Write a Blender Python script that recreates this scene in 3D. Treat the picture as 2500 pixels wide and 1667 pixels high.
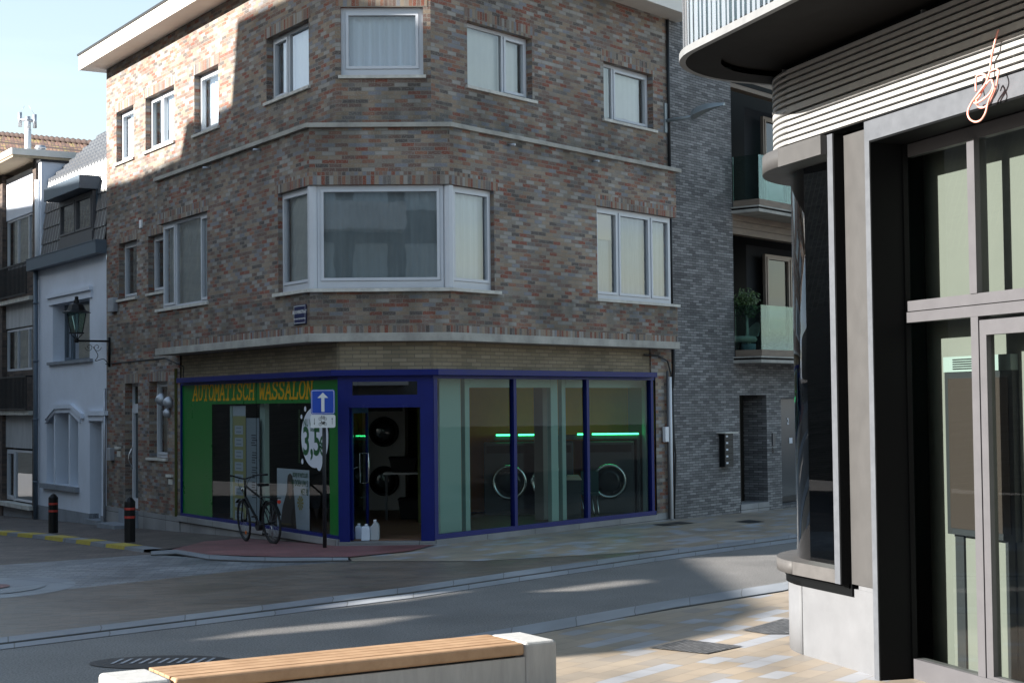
import bpy, bmesh, math, random
from mathutils import Vector, Matrix, geometry
random.seed(7)
C = bpy.context.scene.collection
for o in list(bpy.data.objects): bpy.data.objects.remove(o)
PI = math.pi
# ------------------------------------------------------------------ camera, sky, sun, exposure
FPX, PITCH, ROLL, EYE = 3850.0, math.atan((983-833.5)/3850.0), .0105, 2.2
fw = Vector((0, math.cos(PITCH), math.sin(PITCH)))
r0_ = Vector((1, 0, 0)); u0_ = Vector((0, -math.sin(PITCH), math.cos(PITCH)))
rt = r0_*math.cos(ROLL) - u0_*math.sin(ROLL)
up = r0_*math.sin(ROLL) + u0_*math.cos(ROLL)
EYEP = Vector((0, 0, EYE))
cam = bpy.data.cameras.new('camera'); camo = bpy.data.objects.new('camera', cam); C.objects.link(camo)
cam.sensor_width = 36; cam.lens = 36*FPX/2500; cam.clip_start = .1; cam.clip_end = 800
M = Matrix((rt, up, -fw)).transposed().to_4x4(); M.translation = EYEP
camo.matrix_world = M
sc_ = bpy.context.scene; sc_.camera = camo
SUN_AZ, SUN_EL = math.radians(15), math.atan(.42)       # sun to the left, a little behind the camera
T2 = Vector((math.cos(SUN_AZ), math.sin(SUN_AZ))); N2 = Vector((-math.sin(SUN_AZ), math.cos(SUN_AZ)))
w = bpy.data.worlds.new('World'); sc_.world = w; w.use_nodes = True
nt = w.node_tree; bg = nt.nodes['Background']
sky = nt.nodes.new('ShaderNodeTexSky'); sky.sky_type = 'NISHITA'; sky.sun_disc = False
sky.sun_elevation = SUN_EL; sky.sun_rotation = math.atan2(-T2.x, -T2.y); sky.air_density = 1.6; sky.dust_density = 1.0
tc = nt.nodes.new('ShaderNodeTexCoord'); mp = nt.nodes.new('ShaderNodeMapping'); mp.inputs['Scale'].default_value = (1.2, 1.2, 9)
nz = nt.nodes.new('ShaderNodeTexNoise'); nz.inputs['Scale'].default_value = 2.2; nz.inputs['Detail'].default_value = 7
cr = nt.nodes.new('ShaderNodeValToRGB'); cr.color_ramp.elements[0].position = .42; cr.color_ramp.elements[1].position = .72
mx = nt.nodes.new('ShaderNodeMix'); mx.data_type = 'RGBA'
nt.links.new(tc.outputs['Generated'], mp.inputs[0]); nt.links.new(mp.outputs[0], nz.inputs['Vector'])
sx_ = nt.nodes.new('ShaderNodeSeparateXYZ'); nt.links.new(tc.outputs['Generated'], sx_.inputs[0])
el_ = nt.nodes.new('ShaderNodeMapRange'); el_.inputs[1].default_value = .15; el_.inputs[2].default_value = .55; el_.inputs[3].default_value = 1.0; el_.inputs[4].default_value = .12; nt.links.new(sx_.outputs['Z'], el_.inputs[0])
cl_ = nt.nodes.new('ShaderNodeMapRange'); cl_.inputs[3].default_value = .45; cl_.inputs[4].default_value = 1.0; nt.links.new(cr.outputs[0], cl_.inputs[0])
cm_ = nt.nodes.new('ShaderNodeMath'); cm_.operation = 'MULTIPLY'; nt.links.new(el_.outputs[0], cm_.inputs[0]); nt.links.new(cl_.outputs[0], cm_.inputs[1])
nt.links.new(nz.outputs['Fac'], cr.inputs[0]); nt.links.new(cm_.outputs[0], mx.inputs[0])
nt.links.new(sky.outputs[0], mx.inputs[6]); mx.inputs[7].default_value = (4.5, 5.6, 7.0, 1)
nt.links.new(mx.outputs[2], bg.inputs[0]); bg.inputs[1].default_value = .062
sl = bpy.data.lights.new('sun', 'SUN'); sl.energy = 5; sl.angle = math.radians(.5); sl.color = (1, .94, .86)
so = bpy.data.objects.new('sun', sl); C.objects.link(so)
travel = Vector((T2.x*math.cos(SUN_EL), T2.y*math.cos(SUN_EL), -math.sin(SUN_EL)))
so.rotation_euler = travel.to_track_quat('-Z', 'Y').to_euler(); so.location = (-30, -8, 25)
sc_.view_settings.view_transform = 'Standard'; sc_.view_settings.look = 'None'
sc_.view_settings.gamma = 1; sc_.view_settings.exposure = 1.8
sc_.cycles.max_bounces = 10; sc_.cycles.transparent_max_bounces = 16; sc_.cycles.caustics_reflective = False; sc_.cycles.caustics_refractive = False

# ------------------------------------------------------------------ survey helpers: photo pixel -> point on a real plane
def ray(u, v): return fw*FPX + rt*(u-1250) + up*(833.5-v)
DLd = ray(-1207, 1005); DL = Vector((DLd.x, DLd.y)).normalized()
DRd = ray(4300, 953); DR = Vector((DRd.x, DRd.y)).normalized()
def flat(u, v, z=0):
    d = ray(u, v); return EYEP + d*((z-EYE)/d.z)
c0, c1 = flat(826, 1336), flat(1062, 1333)
SLOPE = .031
def gq(x, y): return (x-c0.x)*DL.x + (y-c0.y)*DL.y
def G(x, y): return -SLOPE*max(0, gq(x, y))
def gnd(u, v, dz=0):
    p = flat(u, v, dz)
    for i in range(12): p = flat(u, v, G(p.x, p.y)+dz)
    return p
class Wall:
    def __init__(s, o, d):
        s.o = Vector((o[0], o[1])); s.d = Vector((d[0], d[1])).normalized(); s.n = Vector((s.d.y, -s.d.x))
    def px(s, u, v, off=0):
        r = ray(u, v); o = s.o + s.n*off; r2 = Vector((r.x, r.y))
        p = EYEP + r*(o.dot(s.n)/r2.dot(s.n)); return ((Vector((p.x, p.y))-o).dot(s.d), p.z)
    def pt(s, a, z, off=0):
        q = s.o + s.d*a + s.n*off; return Vector((q.x, q.y, z))
    def off_at(s, u, v, a):        # distance from the wall at which the pixel's ray passes station a
        lo, hi = -5.0, 8.0; f = lambda o: s.px(u, v, o)[0]-a; A = f(lo)
        for i in range(50):
            m = (lo+hi)/2
            if (f(m) > 0) == (A > 0): lo = m
            else: hi = m
        return lo
L = Wall(c0, -DL); CH = Wall(c0, (c1-c0)); R = Wall(c1, DR)
W_CH = (c1-c0).length
d2 = ray(-50, 996); rb0 = gnd(2133, 1650); RB = Wall(rb0, (-d2.x, -d2.y))
def isect(wa, oa, wb, ob):
    A = wa.o+wa.n*oa; B = wb.o+wb.n*ob
    t = ((B-A).x*wb.d.y-(B-A).y*wb.d.x)/(wa.d.x*wb.d.y-wa.d.y*wb.d.x)
    return A+wa.d*t

# ------------------------------------------------------------------ mesh helpers
class MB:
    def __init__(s): s.v = []; s.f = []; s.uv = []; s.sm = []
    def face(s, pts, uv=None, smooth=False):
        i = len(s.v); s.v += [tuple(p) for p in pts]; s.f.append(tuple(range(i, i+len(pts))))
        s.uv += uv if uv else [(0, 0)]*len(pts); s.sm.append(smooth)
    def hexa(s, P, uvs=None):      # P: 8 points, bottom 4 then top 4 (ccw)
        for q in ((3,2,1,0),(4,5,6,7),(0,1,5,4),(1,2,6,5),(2,3,7,6),(3,0,4,7)): s.face([P[k] for k in q])
    def box(s, x0, x1, y0, y1, z0, z1, M=None):
        P = [Vector(p) for p in ((x0,y0,z0),(x1,y0,z0),(x1,y1,z0),(x0,y1,z0),(x0,y0,z1),(x1,y0,z1),(x1,y1,z1),(x0,y1,z1))]
        D = ((0,1),(0,1),(0,2),(1,2),(0,2),(1,2))
        for q, ax in zip(((3,2,1,0),(4,5,6,7),(0,1,5,4),(1,2,6,5),(2,3,7,6),(3,0,4,7)), D):
            s.face([(M @ P[k]) if M else P[k] for k in q], [(P[k][ax[0]], P[k][ax[1]]) for k in q])
    def wbox(s, W, s0, s1, z0, z1, o0, o1):     # box on a wall; UV in metres
        F = W.pt
        s.face([F(s0,z0,o1),F(s1,z0,o1),F(s1,z1,o1),F(s0,z1,o1)], [(s0,z0),(s1,z0),(s1,z1),(s0,z1)])
        s.face([F(s1,z0,o0),F(s0,z0,o0),F(s0,z1,o0),F(s1,z1,o0)], [(s1,z0),(s0,z0),(s0,z1),(s1,z1)])
        s.face([F(s0,z0,o0),F(s0,z0,o1),F(s0,z1,o1),F(s0,z1,o0)], [(o0,z0),(o1,z0),(o1,z1),(o0,z1)])
        s.face([F(s1,z0,o1),F(s1,z0,o0),F(s1,z1,o0),F(s1,z1,o1)], [(o1,z0),(o0,z0),(o0,z1),(o1,z1)])
        s.face([F(s0,z1,o1),F(s1,z1,o1),F(s1,z1,o0),F(s0,z1,o0)], [(s0,o1),(s1,o1),(s1,o0),(s0,o0)])
        s.face([F(s0,z0,o0),F(s1,z0,o0),F(s1,z0,o1),F(s0,z0,o1)], [(s0,o0),(s1,o0),(s1,o1),(s0,o1)])
    def wquad(s, W, s0, s1, z0, z1, o):
        F = W.pt; s.face([F(s0,z0,o),F(s1,z0,o),F(s1,z1,o),F(s0,z1,o)], [(s0,z0),(s1,z0),(s1,z1),(s0,z1)])
    def prism(s, poly, z0, z1):    # poly: list of xy (ccw); z0,z1 floats
        n = len(poly); b = [Vector((p[0],p[1],z0)) for p in poly]; t = [Vector((p[0],p[1],z1)) for p in poly]
        s.face(b[::-1], [(p.x,p.y) for p in b[::-1]]); s.face(t, [(p.x,p.y) for p in t])
        a = 0
        for i in range(n):
            j = (i+1) % n; l = (b[j]-b[i]).length
            s.face([b[i],b[j],t[j],t[i]], [(a,z0),(a+l,z0),(a+l,z1),(a,z1)]); a += l
    def ring(s, outer, inner, z0, z1):     # strip between two open paths, extruded
        a = 0
        for i in range(len(outer)-1):
            o0, o1, i0, i1 = outer[i], outer[i+1], inner[i], inner[i+1]; l = (Vector(o1)-Vector(o0)).length
            f = lambda p, z: (p[0], p[1], z)
            s.face([f(o0,z0),f(o1,z0),f(o1,z1),f(o0,z1)], [(a,z0),(a+l,z0),(a+l,z1),(a,z1)])
            s.face([f(o0,z1),f(o1,z1),f(i1,z1),f(i0,z1)], [(a,0),(a+l,0),(a+l,.3),(a,.3)])
            s.face([f(i0,z0),f(i1,z0),f(o1,z0),f(o0,z0)], [(a,.3),(a+l,.3),(a+l,0),(a,0)])
            if i == 0: s.face([f(i0,z0),f(o0,z0),f(o0,z1),f(i0,z1)])
            if i == len(outer)-2: s.face([f(o1,z0),f(i1,z0),f(i1,z1),f(o1,z1)])
            a += l
    def tube(s, pts, r, n=8, closed=False, r2=None):
        pts = [Vector(p) for p in pts]; N = len(pts); rings = []; prev = None
        for i, p in enumerate(pts):
            if closed: t = (pts[(i+1) % N]-pts[i-1]).normalized()
            else: t = (pts[min(i+1, N-1)]-pts[max(i-1, 0)]).normalized()
            if prev is None: a = t.orthogonal().normalized()
            else:
                a = prev - t*prev.dot(t)
                a = a.normalized() if a.length > 1e-6 else t.orthogonal().normalized()
            prev = a; b = t.cross(a); rr = r if r2 is None else r+(r2-r)*i/max(1, N-1)
            rings.append([p+(a*math.cos(k*2*PI/n)+b*math.sin(k*2*PI/n))*rr for k in range(n)])
        for i in range(N if closed else N-1):
            A, B = rings[i], rings[(i+1) % N]
            for k in range(n): s.face([A[k],A[(k+1)%n],B[(k+1)%n],B[k]], None, True)
        if not closed: s.face(rings[0][::-1]); s.face(rings[-1])
    def lathe(s, prof, M, n=20):   # prof: (r,z) list around local z
        R_ = [[M @ Vector((r*math.cos(k*2*PI/n), r*math.sin(k*2*PI/n), z)) for k in range(n)] for r, z in prof]
        for A, B in zip(R_, R_[1:]):
            for k in range(n): s.face([A[k],A[(k+1)%n],B[(k+1)%n],B[k]], None, n > 8)
        s.face(R_[0][::-1]); s.face(R_[-1])
    def build(s, name, mat, parent=None, bevel=0, merge=True):
        me = bpy.data.meshes.new(name); me.from_pydata(s.v, [], s.f)
        ul = me.uv_layers.new(name='UVMap')
        for i, c in enumerate(s.uv): ul.data[i].uv = c
        for p, k in zip(me.polygons, s.sm): p.use_smooth = k
        if merge:
            bm = bmesh.new(); bm.from_mesh(me); bmesh.ops.remove_doubles(bm, verts=bm.verts, dist=1e-5)
            bmesh.ops.recalc_face_normals(bm, faces=bm.faces) if bevel else None
            bm.to_mesh(me); bm.free()
        me.materials.append(mat); o = bpy.data.objects.new(name, me); C.objects.link(o)
        if parent: o.parent = parent; o.matrix_parent_inverse = parent.matrix_basis.inverted()
        if bevel:
            b = o.modifiers.new('bevel', 'BEVEL'); b.width = bevel; b.segments = 3; b.limit_method = 'ANGLE'
        return o
def tag(o, label=None, cat=None, group=None, kind=None):
    if label: o['label'] = label
    if cat: o['category'] = cat
    if group: o['group'] = group
    if kind: o['kind'] = kind
    return o
def thing(name, label, cat, loc=(0,0,0), group=None):
    o = bpy.data.objects.new(name, None); C.objects.link(o); o.location = loc; o.empty_display_size = .2
    return tag(o, label, cat, group)
def one(mb, name, mat, label, cat, group=None, bevel=0): return tag(mb.build(name, mat, None, bevel), label, cat, group)
def text_mb(body, W, s, z, o, h, stretch=1, lean=0, align='CENTER'):
    cu = bpy.data.curves.new('t', 'FONT'); cu.body = body; cu.size = 1; cu.align_x = align; cu.fill_mode = 'FRONT'; cu.offset = .022; cu.resolution_u = 3
    to = bpy.data.objects.new('t', cu); C.objects.link(to); dg = bpy.context.evaluated_depsgraph_get(); dg.update()
    me = bpy.data.meshes.new_from_object(to.evaluated_get(dg)); mb = MB(); h = h/.7
    for p in me.polygons:
        mb.face([W.pt(s+(me.vertices[i].co.x*stretch+me.vertices[i].co.y*lean)*h, z+me.vertices[i].co.y*h, o) for i in p.vertices])
    bpy.data.objects.remove(to); return mb

# ------------------------------------------------------------------ materials
def mat(name, col=(.5,.5,.5), rough=.6, metal=0, var=0, vscale=3, bump=0, bscale=40, spec=.5, col2=None, emit=None, coat=0, stretch=(1,1,1)):
    m = bpy.data.materials.new(name); m.use_nodes = True; n = m.node_tree; b = n.nodes['Principled BSDF']
    b.inputs['Base Color'].default_value = (*col, 1); b.inputs['Roughness'].default_value = rough
    b.inputs['Metallic'].default_value = metal; b.inputs['Specular IOR Level'].default_value = spec
    if coat: b.inputs['Coat Weight'].default_value = coat; b.inputs['Coat Roughness'].default_value = .08
    if emit: b.inputs['Emission Color'].default_value = (*emit[0], 1); b.inputs['Emission Strength'].default_value = emit[1]
    if var or col2 or bump:
        t = n.nodes.new('ShaderNodeTexCoord'); mpn = n.nodes.new('ShaderNodeMapping'); mpn.inputs['Scale'].default_value = stretch
        n.links.new(t.outputs['Object'], mpn.inputs[0])
    if var or col2:
        z = n.nodes.new('ShaderNodeTexNoise'); z.inputs['Scale'].default_value = vscale; z.inputs['Detail'].default_value = 6; z.inputs['Roughness'].default_value = .65
        n.links.new(mpn.outputs[0], z.inputs['Vector'])
        r = n.nodes.new('ShaderNodeValToRGB'); r.color_ramp.elements[0].position = .3; r.color_ramp.elements[1].position = .7
        lo = col2 or tuple(c*(1-var) for c in col); hi = col if col2 else tuple(min(1, c*(1+var)) for c in col)
        r.color_ramp.elements[0].color = (*lo, 1); r.color_ramp.elements[1].color = (*hi, 1)
        n.links.new(z.outputs['Fac'], r.inputs[0]); n.links.new(r.outputs[0], b.inputs['Base Color'])
        mr = n.nodes.new('ShaderNodeMapRange'); mr.inputs[3].default_value = max(.02, rough-.1); mr.inputs[4].default_value = min(1, rough+.1)
        n.links.new(z.outputs['Fac'], mr.inputs[0]); n.links.new(mr.outputs[0], b.inputs['Roughness'])
    if bump:
        z2 = n.nodes.new('ShaderNodeTexNoise'); z2.inputs['Scale'].default_value = bscale; z2.inputs['Detail'].default_value = 5
        n.links.new(mpn.outputs[0], z2.inputs['Vector'])
        bp = n.nodes.new('ShaderNodeBump'); bp.inputs['Strength'].default_value = bump; bp.inputs['Distance'].default_value = .01
        n.links.new(z2.outputs['Fac'], bp.inputs['Height']); n.links.new(bp.outputs[0], b.inputs['Normal'])
    return m
def brickmat(name, cols, mortar, bw, rh, ms=.006, rot=0, rough=.85, bump=.6, stain=.25, patch=None, offset=.5, freq=2, sq=1, wob=0, mrough=None, scale_noise=60, shift=(0,0), smooth=.15, grime=None):
    """cols: list of (position, colour) for the per-brick random value"""
    m = bpy.data.materials.new(name); m.use_nodes = True; n = m.node_tree; b = n.nodes['Principled BSDF']; lk = n.links.new
    uv = n.nodes.new('ShaderNodeUVMap'); uv.uv_map = 'UVMap'
    mp_ = n.nodes.new('ShaderNodeMapping'); mp_.inputs['Rotation'].default_value = (0, 0, rot); mp_.inputs['Location'].default_value = (shift[0], shift[1], 0)
    lk(uv.outputs[0], mp_.inputs[0]); vec = mp_.outputs[0]
    if wob:
        wn = n.nodes.new('ShaderNodeTexNoise'); wn.inputs['Scale'].default_value = 9; wn.inputs['Detail'].default_value = 2
        lk(vec, wn.inputs['Vector']); vm = n.nodes.new('ShaderNodeVectorMath'); vm.operation = 'MULTIPLY_ADD'
        vm.inputs[1].default_value = (wob, wob, 0); lk(wn.outputs['Color'], vm.inputs[0]); lk(vec, vm.inputs[2]); vec = vm.outputs[0]
    bt = n.nodes.new('ShaderNodeTexBrick'); bt.inputs['Scale'].default_value = 1; bt.inputs['Brick Width'].default_value = bw
    bt.inputs['Row Height'].default_value = rh; bt.inputs['Mortar Size'].default_value = ms; bt.inputs['Mortar Smooth'].default_value = smooth
    bt.inputs['Color1'].default_value = (0,0,0,1); bt.inputs['Color2'].default_value = (1,1,1,1); bt.inputs['Mortar'].default_value = (0,0,0,1)
    bt.offset = offset; bt.offset_frequency = freq; bt.squash = sq; bt.squash_frequency = 3
    lk(vec, bt.inputs['Vector'])
    rp = n.nodes.new('ShaderNodeValToRGB'); rp.color_ramp.interpolation = 'CONSTANT' if len(cols) > 8 else 'LINEAR'
    els = rp.color_ramp.elements
    while len(els) < len(cols): els.new(.5)
    for e, (p, c) in zip(els, cols): e.position = p; e.color = (*c, 1)
    lk(bt.outputs['Color'], rp.inputs[0]); col = rp.outputs[0]
    nz1 = n.nodes.new('ShaderNodeTexNoise'); nz1.inputs['Scale'].default_value = scale_noise; nz1.inputs['Detail'].default_value = 5; lk(uv.outputs[0], nz1.inputs['Vector'])
    if patch:      # worn paint / lime on the faces of the bricks
        pr = n.nodes.new('ShaderNodeValToRGB'); pr.color_ramp.elements[0].position = .52; pr.color_ramp.elements[1].position = .62
        lk(nz1.outputs['Fac'], pr.inputs[0]); pm = n.nodes.new('ShaderNodeMix'); pm.data_type = 'RGBA'
        sc2 = n.nodes.new('ShaderNodeMath'); sc2.operation = 'MULTIPLY'; sc2.inputs[1].default_value = patch[1]
        lk(pr.outputs[0], sc2.inputs[0]); lk(sc2.outputs[0], pm.inputs[0]); lk(col, pm.inputs[6]); pm.inputs[7].default_value = (*patch[0], 1); col = pm.outputs[2]
    mm = n.nodes.new('ShaderNodeMix'); mm.data_type = 'RGBA'; lk(bt.outputs['Fac'], mm.inputs[0]); lk(col, mm.inputs[6]); mm.inputs[7].default_value = (*mortar, 1)
    nz2 = n.nodes.new('ShaderNodeTexNoise'); nz2.inputs['Scale'].default_value = .9; nz2.inputs['Detail'].default_value = 6; lk(uv.outputs[0], nz2.inputs['Vector'])
    mr = n.nodes.new('ShaderNodeMapRange'); mr.inputs[1].default_value = .3; mr.inputs[2].default_value = .7; mr.inputs[3].default_value = 1-stain; mr.inputs[4].default_value = 1+stain*.6
    lk(nz2.outputs['Fac'], mr.inputs[0]); ml = n.nodes.new('ShaderNodeMix'); ml.data_type = 'RGBA'; ml.blend_type = 'MULTIPLY'; ml.inputs[0].default_value = 1
    lk(mm.outputs[2], ml.inputs[6]); lk(mr.outputs[0], ml.inputs[7]); lk(ml.outputs[2], b.inputs['Base Color'])
    if grime:
        sp = n.nodes.new('ShaderNodeSeparateXYZ'); lk(uv.outputs[0], sp.inputs[0]); prev = None
        gn = n.nodes.new('ShaderNodeTexNoise'); gn.inputs['Scale'].default_value = 3.0; gn.inputs['Detail'].default_value = 6
        gm = n.nodes.new('ShaderNodeMapping'); gm.inputs['Scale'].default_value = (1, .35, 1); lk(uv.outputs[0], gm.inputs[0]); lk(gm.outputs[0], gn.inputs['Vector'])
        for lo, hi, pk in grime:
            a = n.nodes.new('ShaderNodeMapRange'); a.inputs[1].default_value = pk; a.inputs[2].default_value = hi if hi != pk else lo; a.inputs[3].default_value = 1; a.inputs[4].default_value = 0; lk(sp.outputs['Y'], a.inputs[0])
            g_ = n.nodes.new('ShaderNodeMath'); g_.operation = 'GREATER_THAN' if hi != pk else 'LESS_THAN'; g_.inputs[1].default_value = pk; lk(sp.outputs['Y'], g_.inputs[0])
            m1 = n.nodes.new('ShaderNodeMath'); m1.operation = 'MULTIPLY'; lk(a.outputs[0], m1.inputs[0]); lk(g_.outputs[0], m1.inputs[1])
            if prev: ad = n.nodes.new('ShaderNodeMath'); ad.operation = 'MAXIMUM'; lk(prev, ad.inputs[0]); lk(m1.outputs[0], ad.inputs[1]); prev = ad.outputs[0]
            else: prev = m1.outputs[0]
        gr_ = n.nodes.new('ShaderNodeMapRange'); gr_.inputs[1].default_value = .35; gr_.inputs[2].default_value = .62; lk(gn.outputs['Fac'], gr_.inputs[0])
        m2 = n.nodes.new('ShaderNodeMath'); m2.operation = 'MULTIPLY'; lk(prev, m2.inputs[0]); lk(gr_.outputs[0], m2.inputs[1])
        m3 = n.nodes.new('ShaderNodeMath'); m3.operation = 'MULTIPLY'; m3.inputs[1].default_value = .6; lk(m2.outputs[0], m3.inputs[0])
        gx = n.nodes.new('ShaderNodeMix'); gx.data_type = 'RGBA'; lk(m3.outputs[0], gx.inputs[0]); lk(ml.outputs[2], gx.inputs[6]); gx.inputs[7].default_value = (.05,.052,.045,1); lk(gx.outputs[2], b.inputs['Base Color'])
    b.inputs['Roughness'].default_value = rough
    if mrough is not None:
        rr = n.nodes.new('ShaderNodeMapRange'); rr.inputs[3].default_value = rough-.12; rr.inputs[4].default_value = rough+.2
        lk(nz2.outputs['Fac'], rr.inputs[0]); lk(rr.outputs[0], b.inputs['Roughness'])
    hh = n.nodes.new('ShaderNodeMath'); hh.operation = 'MULTIPLY_ADD'; hh.inputs[1].default_value = -1.0
    s3 = n.nodes.new('ShaderNodeMath'); s3.operation = 'MULTIPLY'; s3.inputs[1].default_value = .5; lk(nz1.outputs['Fac'], s3.inputs[0])
    lk(bt.outputs['Fac'], hh.inputs[0]); lk(s3.outputs[0], hh.inputs[2])
    bp = n.nodes.new('ShaderNodeBump'); bp.inputs['Strength'].default_value = bump; bp.inputs['Distance'].default_value = .008
    lk(hh.outputs[0], bp.inputs['Height']); lk(bp.outputs[0], b.inputs['Normal'])
    return m
def glassmat(name, tint=(.9,.95,.93), refl=1.0, rough=0.0, ior=1.5, wave=.0):
    m = bpy.data.materials.new(name); m.use_nodes = True; n = m.node_tree; n.nodes.clear(); lk = n.links.new
    out = n.nodes.new('ShaderNodeOutputMaterial'); mixs = n.nodes.new('ShaderNodeMixShader'); tr = n.nodes.new('ShaderNodeBsdfTransparent')
    gl = n.nodes.new('ShaderNodeBsdfGlossy'); fr = n.nodes.new('ShaderNodeFresnel'); fr.inputs['IOR'].default_value = ior
    mu = n.nodes.new('ShaderNodeMath'); mu.operation = 'MULTIPLY'; mu.inputs[1].default_value = refl; mu.use_clamp = True
    tr.inputs[0].default_value = (*tint, 1); gl.inputs['Roughness'].default_value = rough; gl.inputs[0].default_value = (.95, .97, 1, 1)
    lk(fr.outputs[0], mu.inputs[0]); lk(mu.outputs[0], mixs.inputs[0]); lk(tr.outputs[0], mixs.inputs[1]); lk(gl.outputs[0], mixs.inputs[2]); lk(mixs.outputs[0], out.inputs[0])
    if wave:
        t = n.nodes.new('ShaderNodeTexCoord'); z = n.nodes.new('ShaderNodeTexNoise'); z.inputs['Scale'].default_value = 1.6
        lk(t.outputs['Object'], z.inputs['Vector']); bp = n.nodes.new('ShaderNodeBump'); bp.inputs['Strength'].default_value = wave; bp.inputs['Distance'].default_value = .02
        lk(z.outputs['Fac'], bp.inputs['Height']); lk(bp.outputs[0], gl.inputs['Normal'])
    return m
red_mix = [(0,(.085,.07,.065)),(.06,(.21,.062,.037)),(.16,(.15,.09,.072)),(.26,(.25,.185,.13)),(.37,(.185,.125,.105)),(.47,(.28,.22,.165)),(.58,(.19,.195,.22)),(.66,(.24,.11,.07)),(.74,(.22,.19,.16)),(.82,(.30,.285,.265)),(.94,(.14,.125,.12))]
MBRICK = brickmat('recycled_brick', red_mix, (.235,.215,.185), .205, .0638, .0055, patch=((.40,.38,.35), .45), wob=.007, stain=.3, sq=1, grime=[(6.5,7.5,6.56),(6.0,6.49,6.49),(3.3,3.9,3.3),(3.3,3.93,3.93),(-.2,1.4,.1)])
MSOLD = brickmat('soldier_brick', red_mix, (.235,.215,.185), .205, .0638, .0055, rot=PI/2, patch=((.33,.31,.285), .4), wob=.005, stain=.2, offset=0)
MCREAM = brickmat('cream_brick', [(0,(.20,.165,.11)),(.5,(.25,.205,.135)),(1,(.29,.24,.165))], (.12,.11,.09), .24, .062, .005, stain=.25, wob=.003)
MGREYB = brickmat('grey_long_brick', [(0,(.11,.11,.115)),(.3,(.16,.16,.165)),(.6,(.20,.20,.205)),(1,(.28,.28,.285))], (.03,.03,.03), .215, .05, .0042, bump=1.0, stain=.22, wob=.007, scale_noise=45)
MDBRICK = brickmat('dark_brick', [(0,(.05,.04,.04)),(.5,(.09,.065,.055)),(1,(.14,.10,.08))], (.08,.07,.06), .21, .064, .006, wob=.004)
MTILE = brickmat('stone_paving', [(0,(.30,.245,.185)),(.3,(.35,.29,.225)),(.58,(.27,.235,.195)),(.62,(.30,.31,.335)),(.8,(.34,.35,.375)),(.84,(.34,.28,.21)),(1,(.24,.215,.19))], (.2,.17,.14), .36, .19, .0035, rough=.42, bump=.12, stain=.25, mrough=1, freq=2)
MCLAY = brickmat('clay_pavers', [(0,(.11,.09,.075)),(.35,(.15,.12,.098)),(.7,(.19,.145,.115)),(1,(.14,.13,.12))], (.12,.105,.09), .2, .065, .004, rough=.38, bump=.35, stain=.25, wob=.004, mrough=1)
MSETT = brickmat('grey_setts', [(0,(.14,.15,.17)),(.5,(.19,.20,.22)),(1,(.25,.26,.28))], (.09,.09,.09), .21, .105, .006, rough=.42, bump=.5, stain=.35, wob=.006, mrough=1)
MDPAV = brickmat('dark_pavers', [(0,(.07,.06,.055)),(.5,(.11,.085,.075)),(1,(.15,.115,.10))], (.05,.045,.04), .2, .1, .006, rough=.6, bump=.5, stain=.3, wob=.006)
MREDP = brickmat('red_pavers', [(0,(.19,.075,.08)),(.5,(.235,.10,.10)),(1,(.18,.085,.09))], (.16,.07,.07), .2, .1, .005, rough=.55, bump=.4, stain=.3, wob=.005)
MKERB = brickmat('granite_kerb', [(0,(.215,.23,.26)),(.5,(.25,.27,.295)),(1,(.29,.305,.33))], (.1,.1,.1), 1.0, .8, .008, rough=.5, bump=.15, stain=.25, offset=0, mrough=1, smooth=.1)
MPLNTH = brickmat('blue_stone_plinth', [(0,(.22,.225,.23)),(1,(.28,.28,.285))], (.06,.06,.06), 1.25, 3.0, .006, rough=.75, bump=.15, stain=.35, offset=0)
MTILES_D = brickmat('black_roof_tile', [(0,(.07,.075,.085)),(1,(.11,.115,.13))], (.01,.01,.01), .22, .34, .012, rough=.35, bump=1.2, stain=.15, offset=0)
MTILES_R = brickmat('mossy_roof_tile', [(0,(.05,.028,.024)),(.5,(.085,.045,.036)),(1,(.12,.07,.05))], (.03,.02,.02), .28, .36, .022, rough=.9, bump=1.2, stain=.4, offset=0, patch=((.13,.115,.03), .7), scale_noise=3.5)
MASPH = mat('asphalt', (.15,.145,.14), .6, var=.18, vscale=1.2, bump=.5, bscale=160)
_n = MASPH.node_tree; _b = _n.nodes['Principled BSDF']
_z = _n.nodes.new('ShaderNodeTexNoise'); _z.inputs['Scale'].default_value = 55; _z.inputs['Detail'].default_value = 3
_t = _n.nodes.new('ShaderNodeTexCoord'); _n.links.new(_t.outputs['Object'], _z.inputs['Vector'])
_mr = _n.nodes.new('ShaderNodeMapRange'); _mr.inputs[1].default_value = .35; _mr.inputs[2].default_value = .65; _mr.inputs[3].default_value = .6; _mr.inputs[4].default_value = 1.5
_n.links.new(_z.outputs['Fac'], _mr.inputs[0]); _mx = _n.nodes.new('ShaderNodeMix'); _mx.data_type = 'RGBA'; _mx.blend_type = 'MULTIPLY'; _mx.inputs[0].default_value = 1
_src = _b.inputs['Base Color'].links[0].from_socket; _n.links.new(_src, _mx.inputs[6]); _n.links.new(_mr.outputs[0], _mx.inputs[7]); _n.links.new(_mx.outputs[2], _b.inputs['Base Color'])
MDASPH = mat('dark_asphalt', (.075,.07,.07), .75, var=.2, vscale=1, bump=.5, bscale=120)
MPVC = mat('white_pvc', (.56,.585,.63), .35, var=.05, vscale=2)
MSILL = mat('pale_stone_sill', (.55,.54,.50), .8, var=.22, vscale=6, bump=.1)
MCONC = mat('weathered_concrete', (.36,.35,.32), .85, var=.3, vscale=2.5, bump=.3, bscale=30)
MFASC = mat('cream_fascia_board', (.78,.74,.68), .6, var=.05)
MCURT = mat('net_curtain', (.70,.78,.82), .9, var=.06, vscale=2, stretch=(1,1,.3))
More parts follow.
